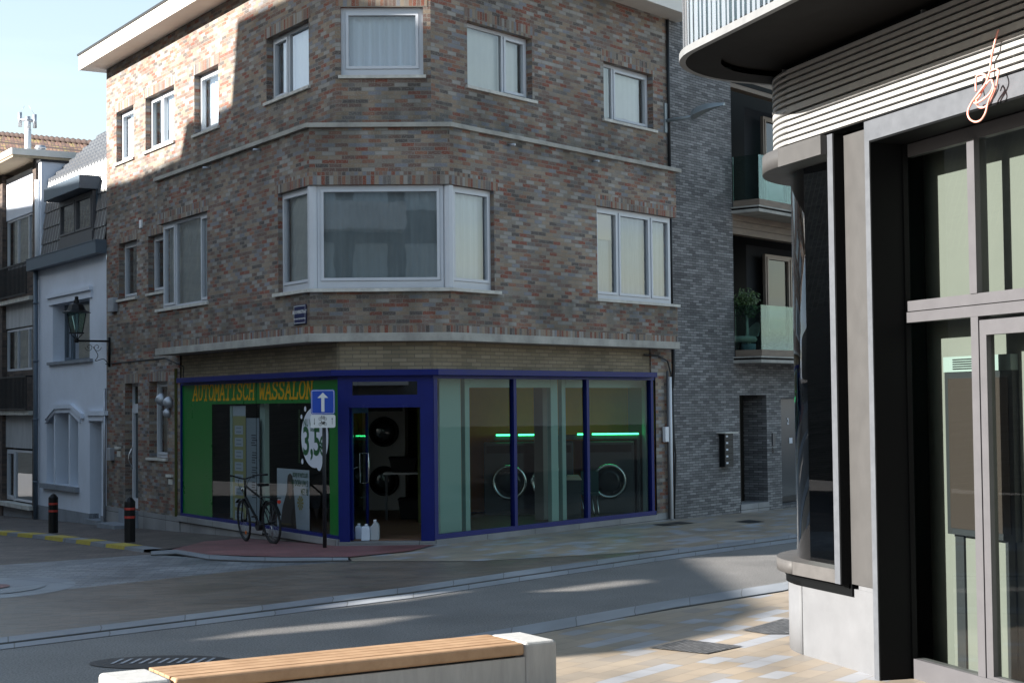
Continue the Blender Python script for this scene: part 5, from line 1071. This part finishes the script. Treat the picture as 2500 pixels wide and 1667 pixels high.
# louvres
m_ = MB(); cbox(m_, SE, SX, 4.40, 5.14, -.3, -.02); m_.build('louvre_backing', MBLACKM, rbd)
ks = 0; z = 4.425
while z < 5.08:
    m_ = MB(); hh = .033 if ks != 5 else .055
    cbox(m_, SE, SX, z, z+hh, .03, .07); m_.build('louvre', MSLAT, rbd); z += hh+.021; ks += 1
for k in (-1.30, .9, 2.0): m_ = MB(); cbox(m_, k-.008, k+.008, 4.40, 5.12, -.01, .03); m_.build('louvre_carrier', MSLAT, rbd)
# balcony: its rim turns the corner on a tighter curve of its own
def bpath(o, n=16):
    P = [RB.pt(SX, 0, o)[:2], RB.pt(1.6, 0, o)[:2], RB.pt(-.75, 0, o)[:2]]; cc = RB.o + RB.d*-.75 + RB.n*.05; r = o-.05; pm = 1.45
    for k in range(1, n+1):
        a = pm*k/n; q = cc + (RB.n*math.cos(a) - RB.d*math.sin(a))*r; P.append(tuple(q))
    td = -RB.d*math.cos(pm) - RB.n*math.sin(pm); q = Vector(P[-1]) + td*7; P.append(tuple(q)); return [tuple(p) for p in P]
m_ = MB(); pth = bpath(.80)
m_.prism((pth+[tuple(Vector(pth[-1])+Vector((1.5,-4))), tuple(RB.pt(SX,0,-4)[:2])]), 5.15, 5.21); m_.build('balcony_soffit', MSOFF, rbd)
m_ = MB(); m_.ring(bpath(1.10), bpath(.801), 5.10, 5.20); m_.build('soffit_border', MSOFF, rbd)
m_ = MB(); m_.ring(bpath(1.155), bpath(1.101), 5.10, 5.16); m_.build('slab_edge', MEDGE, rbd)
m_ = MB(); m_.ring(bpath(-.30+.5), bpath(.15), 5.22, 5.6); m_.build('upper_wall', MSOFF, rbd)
def along(P, step):
    out = []; acc = 0
    for p, q in zip(P, P[1:]):
        p, q = Vector(p), Vector(q); l = (q-p).length; t = (step-acc) if acc else 0
        while t < l: out.append((p+(q-p)*(t/l), (q-p)/l)); t += step
        acc = (l-(t-step)) % step
    return out
m_ = MB(); rnd = random.Random(5)
for p, t in along(bpath(1.12), .085):
    w__ = rnd.choice((.018,.026,.034)); n_ = Vector((t.y, -t.x)); off_ = rnd.uniform(-.004,.004)
    q = [p-t*w__+n_*off_, p+t*w__+n_*off_, p+t*w__+n_*(off_+.02), p-t*w__+n_*(off_+.02)]
    m_.prism([tuple(x) for x in q], 5.161, 6.3)
m_.build('balustrade', mat('polished_fins', (.55,.56,.58), .25, metal=.85), rbd)
m_ = MB(); m_.ring(bpath(1.06), bpath(1.05), 5.2, 6.2); m_.build('railing_glass', MCLEAR, rbd)
# block mass behind
mass = MB(); q0 = fpt(SX,-1.3,0); q1 = fpt(SC,-1.3,0); q2 = fpt(SE,-1.3,0)
mass.prism([tuple(p[:2]) for p in (q0, RB.pt(SX,0,-6), fpt(SE,-5,0), q2, fpt(-3.0,-1.3,0), q1)][::-1], 0, 5.6); mass.build('core', MDSTEEL, rbd)
# pink cord hanging over the louvres
cw_ = thing('hanging_cord', 'loosely coiled pink cord hanging down over the metal louvres', 'cord', RB.pt(RB.px(2416,180,.2)[0], 3.9, .2))
def rp(u, v, o): s, z = RB.px(u, v, o); return RB.pt(s, z, o)
def smooth(pts, n=6):
    P = [Vector(p) for p in pts]; out = []
    for i in range(len(P)-1):
        a, b, c_, d = P[max(i-1,0)], P[i], P[i+1], P[min(i+2,len(P)-1)]
        for k in range(n):
            t = k/n; out.append(.5*((2*b)+(c_-a)*t+(2*a-5*b+4*c_-d)*t*t+(3*b-a-3*c_+d)*t**3))
    return out+[P[-1]]
Z1 = lambda L_: [(2300+x/5.6, 40+y/5.6) for x, y in L_]
for ci, (pl, o) in enumerate((( [(772,185),(745,270),(700,450),(672,600),(650,760),(625,850)], .10), ([(625,850),(590,930),(500,1050),(400,1190),(352,1310),(375,1400),(450,1445),(530,1420),(590,1330),(620,1220),(650,1130),(700,1010),(690,890),(650,880),(610,930)], .16),
    ([(600,930),(520,1080),(470,1170),(500,1240),(560,1250),(620,1215),(680,1110),(740,960),(760,840),(775,760),(740,725),(690,740),(650,760)], .14), ([(615,870),(600,810),(540,795),(475,820),(460,900),(465,1030)], .12), ([(610,930),(560,1000),(500,1110),(430,1160),(470,1190),(560,1140),(650,1060),(700,950),(680,890)], .15))):
    m_ = MB(); m_.tube(smooth([rp(u, v, o+.01*(k % 3)) for k, (u, v) in enumerate(Z1(pl))]), .0075, 6); m_.build('cord_loop', MPINK, cw_)

# ------------------------------------------------------------------ street objects
# bench
BA, BBp = gnd(1272,1540,.47), gnd(238,1641,.47)
bW = Wall((BBp.x, BBp.y), (BA-BBp)[:2]); bl_ = (BA-BBp).length
bf = gnd(1344, 1562, .47); bd = -((Vector((bf.x,bf.y))-bW.o).dot(-bW.n)); bd = abs((Vector((bf.x,bf.y))-bW.o).dot(bW.n))
bn = thing('bench', 'long concrete street bench with hardwood slats on its seat', 'bench', bW.pt(bl_/2, 0, bd/2))
wa = bW.px(372, 1633, 0)[0]; wa = (gnd(368,1633,.47)-BBp).length; wb_ = (gnd(1192,1548,.47)-BBp).length
m_ = MB(); m_.wbox(bW, 0, wa-.01, 0, .47, 0, bd); m_.build('end_block', MBENCHC, bn, bevel=.03)
m_ = MB(); m_.wbox(bW, wb_+.01, bl_, 0, .47, 0, bd); m_.build('end_block', MBENCHC, bn, bevel=.03)
m_ = MB(); m_.wbox(bW, wa-.01, wb_+.01, 0, .37, .0, bd-.002); m_.build('body', MBENCHC, bn)
nsl = 5; gp = .008; sw = (bd+.006-gp*(nsl-1))/nsl
for k in range(nsl):
    o0 = k*(sw+gp); m_ = MB(); z0 = .44 if k < nsl-1 else .385
    m_.wbox(bW, wa+.002, wb_-.002, z0, .472, o0, o0+sw+(.01 if k == nsl-1 else 0)); m_.build('seat_slat', MWOOD, bn, bevel=.006 if k < nsl-1 else .02)
m_ = MB(); m_.wbox(bW, wa+.05, wb_-.05, .37, .384, .02, bd-.03); m_.build('seat_support', MBLACK, bn)
# one-way sign
sp_ = gnd(793, 1341); Y_ = sp_.y
def sg(u, v): r = ray(u, v); return EYEP + r*(sp_.y-.04)/r.y
WS = Wall((0, sp_.y-.04), (1, 0)); sgn = thing('one_way_sign', 'blue one way sign with white arrow over a small cycle plate', 'traffic sign', sp_)
m_ = MB(); ztop = WS.px(788, 955)[1]; m_.tube([sp_, Vector((sp_.x-.0, sp_.y, ztop))], .03, 12); m_.tube([sp_, sp_+Vector((0,0,.02))], .06, 12); m_.build('pole', MDSTEEL, sgn)
def rrect(W, u0, v0, u1, v1, r, o, inset=0):
    s0, z1 = W.px(u0, v0, o); s1, z0 = W.px(u1, v1, o); s0 += inset; s1 -= inset; z0 += inset; z1 -= inset; r = max(.002, r-inset); P = []
    for cx, cz, a0 in ((s1-r, z1-r, 0), (s0+r, z1-r, PI/2), (s0+r, z0+r, PI), (s1-r, z0+r, 1.5*PI)):
        for k in range(7): P.append((cx+r*math.cos(a0+k*PI/12), cz+r*math.sin(a0+k*PI/12)))
    return P
def plate(W, P, o0, o1, name, m__, parent):
    m_ = MB(); f_ = [W.pt(a, b, o1) for a, b in P]; g_ = [W.pt(a, b, o0) for a, b in P]; m_.face(f_); m_.face(g_[::-1])
    for i in range(len(P)): j = (i+1) % len(P); m_.face([g_[i], g_[j], f_[j], f_[i]])
    return m_.build(name, m__, parent)
tl = .016
WS2 = Wall((0, sp_.y-.04), (1, .02))
pl1 = plate(WS2, rrect(WS2, 759, 951, 818, 1011, .035, 0), 0, .012, 'blue_plate', MSIGNB, sgn)
plate(WS2, rrect(WS2, 759, 951, 818, 1011, .035, 0, .011), .0125, .0135, 'white_border', MSIGNW, pl1); plate(WS2, rrect(WS2, 759, 951, 818, 1011, .035, 0, .018), .014, .015, 'blue_field', MSIGNB, pl1)
cx = (WS2.px(788.5, 980)[0]); zz = [WS2.px(788, v)[1] for v in (958, 971, 1005)]; hw = .082; sw_ = .024
m_ = MB(); m_.face([WS2.pt(cx+a, b, .0165) for a, b in ((0,zz[0]),(-hw,zz[1]),(hw,zz[1]))]); m_.face([WS2.pt(cx+a, b, .0165) for a, b in ((-sw_,zz[1]),(-sw_,zz[2]),(sw_,zz[2]),(sw_,zz[1]))]); m_.build('white_arrow', MSIGNW, pl1)
pl2 = plate(WS2, rrect(WS2, 758, 1012.5, 819, 1043.5, .03, 0), 0, .012, 'white_plate', MSIGNW, sgn)
m_ = MB()
def cyc(cu, cv, motor):
    s, z = WS2.px(cu, cv, .014)
    for dx in (-.038, .038): m_.tube([WS2.pt(s+dx+.022*math.cos(k*PI/6), z-.012+.022*math.sin(k*PI/6), .014) for k in range(12)], .0022, 5, True)
    for a, b in (((-.038,-.012),(-.02,.02)),((-.02,.02),(.018,.02)),((.018,.02),(.0,-.012)),((.0,-.012),(-.02,.02)),((.0,-.012),(.038,-.012)),((.018,.02),(.038,-.012)),((-.02,.02),(-.022,.036)),((-.022,.036),(-.012,.036)),((.012,.026),(.026,.026))):
        m_.tube([WS2.pt(s+a[0], z+a[1], .014), WS2.pt(s+b[0], z+b[1], .014)], .0024 if not motor else .003, 5)
    if motor: m_.face([WS2.pt(s+a, z+b, .0145) for a, b in ((-.012,-.015),(.016,-.015),(.02,.01),(-.006,.012))]); m_.face([WS2.pt(s+a, z+b, .0147) for a, b in ((.01,.012),(.04,.012),(.04,.022),(.01,.022))])
cyc(788, 1020, False); cyc(788, 1033, True)
for cu, sgn_ in ((767.5,-1),(811,1)):
    s, z = WS2.px(cu, 1028, .014); h_ = .045; m_.face([WS2.pt(s+a, z+b, .0142) for a, b in ((-.003,-h_),(.003,-h_),(.003,h_),(-.003,h_))]); m_.face([WS2.pt(s+a, z+b*sgn_, .0144) for a, b in ((0,h_+.012),(-.010,h_-.014),(.010,h_-.014))][::sgn_])
m_.build('black_symbols', MBLACK, pl2)
# bollards
MRB = mat('red_reflective_band', (.42,.03,.02), .4)
def bollard(u, v, lab):
    p = gnd(u, v, .05); t = thing('bollard', lab, 'bollard', p, 'black bollards with red bands along the side street'); m_ = MB(); rr = .09; H_ = .76
    Mx = Matrix.Translation(p) @ Matrix.Rotation(.3, 4, 'Z')
    m_.lathe([(rr,0),(rr,H_-.10),(rr*.98,H_-.08),(rr*.45,H_-.02),(.001,H_)], Mx, 8); m_.build('post', MBLACK, t)
    for z in (H_-.22, H_-.36): m_ = MB(); m_.lathe([(rr*1.01,0),(rr*1.03,.005),(rr*1.03,.035),(rr*1.01,.04)], Mx @ Matrix.Translation((0,0,z)), 8); m_.build('red_band', MRB, t)
bollard(130, 1300, 'black bollard standing in front of the white house'); bollard(317, 1323, 'black bollard standing in front of the brick side door')
# street lantern on the brick wall
zA = L.px(270, 833)[1]; sL_ = L.px(270, 833)[0]; oL_ = L.off_at(187, 833, sL_)
ln = thing('wall_lantern', 'black old style lantern on a scrolled wall bracket at the edge of the brick building', 'street lamp', L.pt(sL_, zA, 0))
E_ = L.pt(sL_, zA, oL_); W0 = L.pt(sL_, zA, .03)
m_ = MB(); m_.tube([L.pt(sL_, zA+.08, .03), L.pt(sL_, zA-.55, .03)], .025, 8); m_.tube([W0, E_], .022, 8)
BW = Wall(W0[:2], (E_-W0)[:2]); ll = (E_-W0).length
def spiral(cs, cz, r, dirn): return [BW.pt(cs+dirn*r*(1-k/16)*math.cos(k*.62), cz-r*(1-k/16)*math.sin(k*.62)*1, 0) for k in range(14)]
m_.tube(spiral(.26, zA-.13, .09, -1), .006, 5); m_.tube(spiral(ll*.62, zA-.13, .09, 1), .006, 5)
m_.tube(smooth([BW.pt(.02,zA-.5,0), BW.pt(.12,zA-.38,0), BW.pt(.3,zA-.42,0), BW.pt(ll*.35,zA-.30,0), BW.pt(ll*.5,zA-.12,0)]), .008, 5); m_.build('bracket', MBLACK, ln)
lc = E_; hh = .62; m_ = MB(); Mx = Matrix.Translation(lc); k_ = 1.0
m_.lathe([(.04,-.04),(.055,0),(.04,.05),(.03,.06)], Mx, 12)
for k in range(4):
    a = k*PI/2+.5; ca, sa = math.cos(a), math.sin(a)
    m_.tube([lc+Vector((.03*ca,.03*sa,.05)), lc+Vector((.11*ca,.11*sa,.13)), lc+Vector((.12*ca,.12*sa,.16)), lc+Vector((.20*ca,.20*sa,.60))], .010, 6)
m_.lathe([(.155,.15),(.165,.165),(.155,.18),(.135,.165)], Mx @ Matrix.Rotation(.5,4,'Z'), 4); m_.build('cage', MBLACK, ln)
m_ = MB(); m_.lathe([(.30,.59),(.30,.60),(.205,.64),(.15,.76),(.14,.765),(.06,.80),(.055,.86),(.04,.87),(.04,.93),(.001,.94)], Mx @ Matrix.Rotation(.5,4,'Z'), 8); m_.build('cap', MBLACK, ln)
m_ = MB()
for k in range(4):
    a, b = k*PI/2+.5, (k+1)*PI/2+.5; m_.face([lc+Vector((.115*math.cos(t)*q_,.115*math.sin(t)*q_,z)) for t, q_, z in ((a,1,.17),(b,1,.17),(b,1.65,.59),(a,1.65,.59))])
m_.build('glass', MCLEAR, ln)
# modern street lamp on the right corner
zA = R.px(1628, 290)[1]; sA = SR-.08; oT_ = R.off_at(1768, 252, sA); zT = R.px(1768, 256, oT_)[1]; oM = R.off_at(1692, 283, sA); zM = R.px(1692, 283, oM)[1]
sl_ = thing('street_lamp', 'grey arm mounted street lamp with a flat leaf shaped head on the brick corner', 'street lamp', R.pt(sA, zA, 0))
m_ = MB(); m_.wbox(R, sA-.06, sA+.06, zA-.28, zA+.28, .001, .03); m_.build('bracket', MLAMP, sl_)
m_ = MB(); m_.tube([R.pt(sA,zA-.05,.02), R.pt(sA,zM-.02,oM+.02)], .035, 10); m_.build('arm', MLAMP, sl_)
m_ = MB(); n_ = 10; top, bot = [], []
for k in range(n_+1):
    t = k/n_; o = oM-.03+(oT_-oM+.03)*t; z = zM+(zT-zM)*t+.05*math.sin(PI*t); w_ = (.05+.16*min(1, t*5))*(1-.75*max(0, t-.55)/.45); th = .075*(1-t)+.010
    top.append((R.pt(sA-w_*.9,z-w_*.35,o), R.pt(sA-w_*.3,z+th+.02,o), R.pt(sA+w_*.3,z+th+.03,o), R.pt(sA+w_*.9,z+w_*.15,o), R.pt(sA,z-th-w_*.15,o)))
for a, b in zip(top, top[1:]):
    for k in range(5): m_.face([a[k], a[(k+1) % 5], b[(k+1) % 5], b[k]], None, False)
m_.face(top[0]); m_.face(top[-1][::-1]); m_.build('lamp_head', MLAMP, sl_)
# iron covers in the paving
def cover(name, pxs, m__, lab, lift=.02, cat='manhole cover'):
    m_ = MB(); gsheet(m_, [gnd(u, v)[:2] for u, v in pxs], lift, ROAD_ROT+.0); one(m_, name, m__, lab, cat)
cover('utility_cover', [(1584,1583),(1672,1563),(1812,1579),(1725,1598)], MCAST, 'large chequered metal cover half in the sun on the near paving', .012)
cover('utility_cover', [(1812,1540),(1913,1512),(1960,1520),(1935,1549),(1868,1549)], MCAST, 'chequered metal cover beside the pale plinth', .012)
cover('drain_cover', [(1593,1282),(1628,1279),(1655,1283),(1620,1286)], MDSTEEL, 'left of the two dark covers by the white conduits', .02)
cover('drain_cover', [(1629,1278),(1660,1275),(1694,1279),(1665,1282)], MDSTEEL, 'right of the two dark covers by the white conduits', .02)
cover('drain_cover', [(1794,1275),(1830,1271),(1868,1275),(1830,1279)], MDSTEEL, 'dark cover in the pavement before the grey building entrance', .02)
gr = gnd(395, 1616); m_ = MB(); P = [(gr.x+.62*math.cos(k*PI/16), gr.y+.34*math.sin(k*PI/16)+.0) for k in range(32)]
gt = thing('manhole_cover', 'round ribbed manhole cover in the asphalt behind the bench', 'manhole cover', gr); gsheet(m_, P, .006); m_.build('frame', MDSTEEL, gt)
for k in range(11):
    x = gr.x-.42+k*.08; m_ = MB(); m_.face([(x,gr.y-.1,.011),(x+.03,gr.y-.1,.011),(x+.06,gr.y+.16,.011),(x+.03,gr.y+.16,.011)]); m_.build('rib', MZINC, gt)

# ------------------------------------------------------------------ bicycle
rw = gnd(668, 1331); rw.z = G(rw.x, rw.y)+.016; fdir = Vector((DL.x, DL.y)); fdir = (fdir + Vector((-.02, .0))).normalized()
bk = thing('bicycle', 'black city bicycle with a rear rack leaning by the laundromat window', 'bicycle', rw)
Rw = .345; WBs = 1.08; lean = .10
BM_n = Vector((fdir.y, -fdir.x, 0))      # towards camera-left side
def bp_(x, y, z): # bike coords: x forward from rear hub, z up from ground, y sideways
    b = Vector((rw.x, rw.y, rw.z)); return b + Vector((fdir.x, fdir.y, 0))*x + BM_n*(y - lean*(z)) + Vector((0, 0, z - SLOPE*max(0, x)*.6))
m_ = MB
def wheel(x, nm, yaw=0):
    c_ = (x, 0, Rw); ring = lambda r, n=40: [bp_(x+r*math.cos(k*2*PI/n)*math.cos(yaw), r*math.cos(k*2*PI/n)*math.sin(yaw), Rw+r*math.sin(k*2*PI/n)) for k in range(n)]
    q = MB(); q.tube(ring(Rw-.018), .018, 8, True); wt = q.build('wheel', MTYRE, bk)
    q = MB(); q.tube(ring(Rw-.045), .011, 6, True); q.build('rim', MDSTEEL, wt)
    q = MB()
    for k in range(20):
        a = k*PI/10; q.tube([bp_(x, .02*(-1)**k, Rw), bp_(x+(Rw-.05)*math.cos(a)*math.cos(yaw), (Rw-.05)*math.cos(a)*math.sin(yaw), Rw+(Rw-.05)*math.sin(a))], .0016, 4)
    q.build('spokes', MZINC, wt); q = MB(); q.tube([bp_(x,-.05,Rw), bp_(x,.05,Rw)], .025, 10); q.build('hub', MBLACK, wt)
wheel(0, 'r'); wheel(WBs, 'f', .12)
BBk = (.46, 0, .29); SEATc = (.30, 0, .80); HTt = (.90, 0, .93); HTb = (.93, 0, .74)
q = MB(); T = lambda a, b, r: q.tube([bp_(*a), bp_(*b)], r, 8)
T(BBk, SEATc, .016); T(BBk, HTb, .021); T((.325,0,.74), HTt, .017); T(HTb, HTt, .02)
for s_ in (.045, -.045): T((0, s_, Rw), (BBk[0], s_*.6, BBk[2]), .009); T((0, s_, Rw), (.31, s_*.3, .74), .008); T((WBs, s_, Rw), (.955, s_*.9, .70), .012)
T((.955,-.045,.70), (.955,.045,.70), .018); q.build('frame', MBLACK, bk)
q = MB(); q.tube([bp_(.30,0,.80), bp_(.27,0,.95)], .013, 8); q.tube([bp_(*HTt), bp_(.885,0,1.02)], .014, 8); q.build('seat_post', MDSTEEL, bk)
q = MB(); prof = [(-.13,.085),(-.10,.09),(0,.055),(.08,.025),(.15,.018)]
for (x0, w0), (x1, w1_) in zip(prof, prof[1:]):
    q.face([bp_(.26+x0,-w0,.975),bp_(.26+x1,-w1_,.97),bp_(.26+x1,w1_,.97),bp_(.26+x0,w0,.975)]); q.face([bp_(.26+x0,-w0,.93),bp_(.26+x0,w0,.93),bp_(.26+x1,w1_,.945),bp_(.26+x1,-w1_,.945)])
    for s_ in (1,-1): q.face([bp_(.26+x0,s_*w0,.93),bp_(.26+x1,s_*w1_,.945),bp_(.26+x1,s_*w1_,.97),bp_(.26+x0,s_*w0,.975)])
q.face([bp_(.13,-.085,.93),bp_(.13,.085,.93),bp_(.13,.085,.975),bp_(.13,-.085,.975)]); q.build('saddle', MBLACK, bk, bevel=.01)
q = MB(); q.tube(smooth([bp_(.72,-.32,1.10), bp_(.84,-.24,1.10), bp_(.90,-.10,1.06), bp_(.89,0,1.04), bp_(.90,.10,1.06), bp_(.84,.24,1.10), bp_(.72,.32,1.10)]), .012, 8); hb = q.build('handlebar', MDSTEEL, bk)
for s_ in (1,-1): q = MB(); q.tube([bp_(.70,s_*.33,1.10), bp_(.80,s_*.265,1.10)], .018, 8); q.build('grip', MTYRE, hb)
q = MB()
for s_ in (.055,-.055): q.tube([bp_(-.33,s_,.76), bp_(.25,s_,.76)], .006, 6); q.tube([bp_(-.02,s_,Rw), bp_(-.2,s_,.76)], .005, 6); q.tube([bp_(0,s_,Rw), bp_(.05,s_,.76)], .005, 6)
for x in (-.33,-.2,-.05,.1,.25): q.tube([bp_(x,-.055,.76), bp_(x,.055,.76)], .005, 6)
q.build('rear_rack', MBLACK, bk); q = MB(); q.tube([bp_(-.35,0,.70), bp_(-.37,0,.70)], .03, 12); q.build('rear_light', MRED, bk)
for c_, a0, a1, x in ((0, .1, 2.75, 0), (0, .9, 2.5, WBs)):
    q = MB(); P = [a0+(a1-a0)*k/14 for k in range(15)]
    for a, b in zip(P, P[1:]): q.face([bp_(x+(Rw+.02)*math.cos(a),-.028,Rw+(Rw+.02)*math.sin(a)), bp_(x+(Rw+.02)*math.cos(b),-.028,Rw+(Rw+.02)*math.sin(b)), bp_(x+(Rw+.02)*math.cos(b),.028,Rw+(Rw+.02)*math.sin(b)), bp_(x+(Rw+.02)*math.cos(a),.028,Rw+(Rw+.02)*math.sin(a))])
    q.build('mudguard', MBLACK, bk)
q = MB(); q.tube([bp_(.46,-.05,.29), bp_(.46,.05,.29)], .085, 20); q.tube([bp_(.46,.07,.29), bp_(.54,.07,.14)], .01, 6); q.tube([bp_(.46,-.07,.29), bp_(.38,-.07,.44)], .01, 6); q.build('crankset', MDSTEEL, bk)
for x, y, z in ((.54,.115,.14),(.38,-.115,.44)): q = MB(); Mx = Matrix.Translation(bp_(x,y,z)); q.box(-.045,.045,-.04,.04,-.012,.012,Mx); q.build('pedal', MBLACK, bk)
q = MB(); q.tube([bp_(.15,.06,.12), bp_(.20,.16,.012)], .008, 6); q.tube([bp_(.15,.06,.12), bp_(.1,.04,.3)], .008, 6); q.build('kickstand', MCHROME, bk)
q = MB(); q.tube([bp_(.97,0,.86), bp_(1.02,0,.86)], .03, 12); q.build('headlight', MCHROME, bk)
q = MB(); q.tube([bp_(WBs+.05,.03,.14), bp_(WBs+.05,.045,.14)], .03, 8); q.build('wheel_reflector', mat('orange_reflector', (.7,.15,.01), .3), bk)
q = MB(); q.tube(smooth([bp_(.86,.1,1.06), bp_(.96,.08,.98), bp_(.95,.03,.85)]), .004, 5); q.tube(smooth([bp_(.86,-.1,1.06), bp_(.98,-.08,.96), bp_(.94,-.03,.8)]), .004, 5); q.build('brake_cable', MBLACK, bk)

# ------------------------------------------------------------------ outside the frame: an added wall cut to shade the street, blocks mirrored in the glass
D_OC = 16.0; TE = math.tan(SUN_EL)
def sunuv(p): p2 = Vector((p[0], p[1])); return (p2.dot(N2), p[2]+TE*p2.dot(T2))
def ocpt(U, V, dd=0): q = N2*U - T2*(D_OC+dd); return Vector((q.x, q.y, V+TE*(D_OC+dd)))
def lw(u, v): s, z = L.px(u, v); return sunuv(L.pt(s, z))
chs, chz = CH.px(1030, 6)
edge = [sunuv(gnd(1346,1606)), sunuv(gnd(1596,1584)), sunuv(gnd(1782,1544)), sunuv(gnd(1882,1486)), sunuv(gnd(1712,1378))]
e0 = edge[0]; last = edge[-1]
top = [(e0[0]-.02, e0[1])]+edge[1:]+[(last[0]+.9, last[1]+.1), (last[0]+1.0, 9.6), (23.6, 10.2), (24.9, 10.4)]+[lw(*p) for p in ((650,16),(579,49),(565,255),(537,266),(456,297),(440,383),(340,430),(262,453))]
vl = sunuv(L.pt(-14, 6.6, -.5)); top += [(36.5, lw(262,453)[1]-.15), (42, vl[1]), (75, vl[1]-2)]
zfl = -TE*D_OC-.5
outer = [(e0[0]-.02, zfl)]+top+[(75, zfl)]  # added wall, its roofline shaped to throw the wanted shadow edges
holes = []  # slots cut through the wall to drop sun streaks on the road
for hp in ([(400,1577),(640,1536),(1000,1503),(1145,1496),(1000,1523),(640,1554)], [(775,1487),(900,1464),(1078,1447),(1300,1429),(1078,1463),(900,1482)], [(1310,1444),(1500,1419),(1620,1405),(1665,1417),(1500,1440)], [(-10,1606),(90,1590),(175,1588),(90,1606),(-10,1622)]):
    h = [sunuv(gnd(*p)) for p in hp]
    holes.append(h)
ms = MB()
for dd, flip in ((0, False), (.5, True)):
    polys = [[Vector((a, b, 0)) for a, b in outer]]+[[Vector((a, b, 0)) for a, b in h] for h in holes]
    flatp = [p for pl in polys for p in pl]
    for t in geometry.tessellate_polygon(polys):
        q = [ocpt(flatp[k].x, flatp[k].y, 0) + Vector((-T2.x*dd, -T2.y*dd, 0)) for k in t]; ms.face(q if flip else q[::-1], [(flatp[k].x, flatp[k].y) for k in t])
ob_ = thing('sun_blocker_wall', 'added unseen wall outside the frame to the left, cut to shade the street and let sun streaks through', 'building', ocpt(30, zfl))
ms.build('wall', MOPP, ob_, merge=False)
frh = thing('reflection_backdrop', 'added unseen brick block far left of the frame, hiding sunlit ground from the glass', 'house', (-62, -15, 0)); m_ = MB(); m_.box(-66, -60, -70, 10, 0, 9); m_.build('wall', MOPP, frh)  # added only to keep bright ground out of the window reflections
# apartment block behind the camera, seen only mirrored in the windows
ab = thing('mirrored_apartments', 'grey apartment block with pale balconies behind the camera, seen in the bay window', 'building', (-3, -14, 0))
AW = Wall((6, -12), (-1, .12)); m_ = MB(); m_.wbox(AW, -14, 22, 0, 12.5, -1, 0); m_.build('wall', mat('grey_block', (.24,.25,.26), .8), ab)
for fz in (2.9, 5.8, 8.7):
    for k, (a, b) in enumerate(((-9,-5.2),(1.5,5.0),(8.4,12.6),(15,19))):
        m_ = MB(); m_.wbox(AW, a, b, fz, fz+1.05, .0, 1.3+.3*(k % 2)); m_.build('balcony', MBEIGE if (k+int(fz)) % 2 else MWHITE, ab)
    for a in (-12.5,-9,-6.8,-2.5,0,2,4,7,9,11,13.5,16): 
        m_ = MB(); m_.wbox(AW, a, a+1.3, fz+.9, fz+2.5, .0, .03); m_.build('window', MCURT if int(a) % 2 else MDGLASS_S, ab)
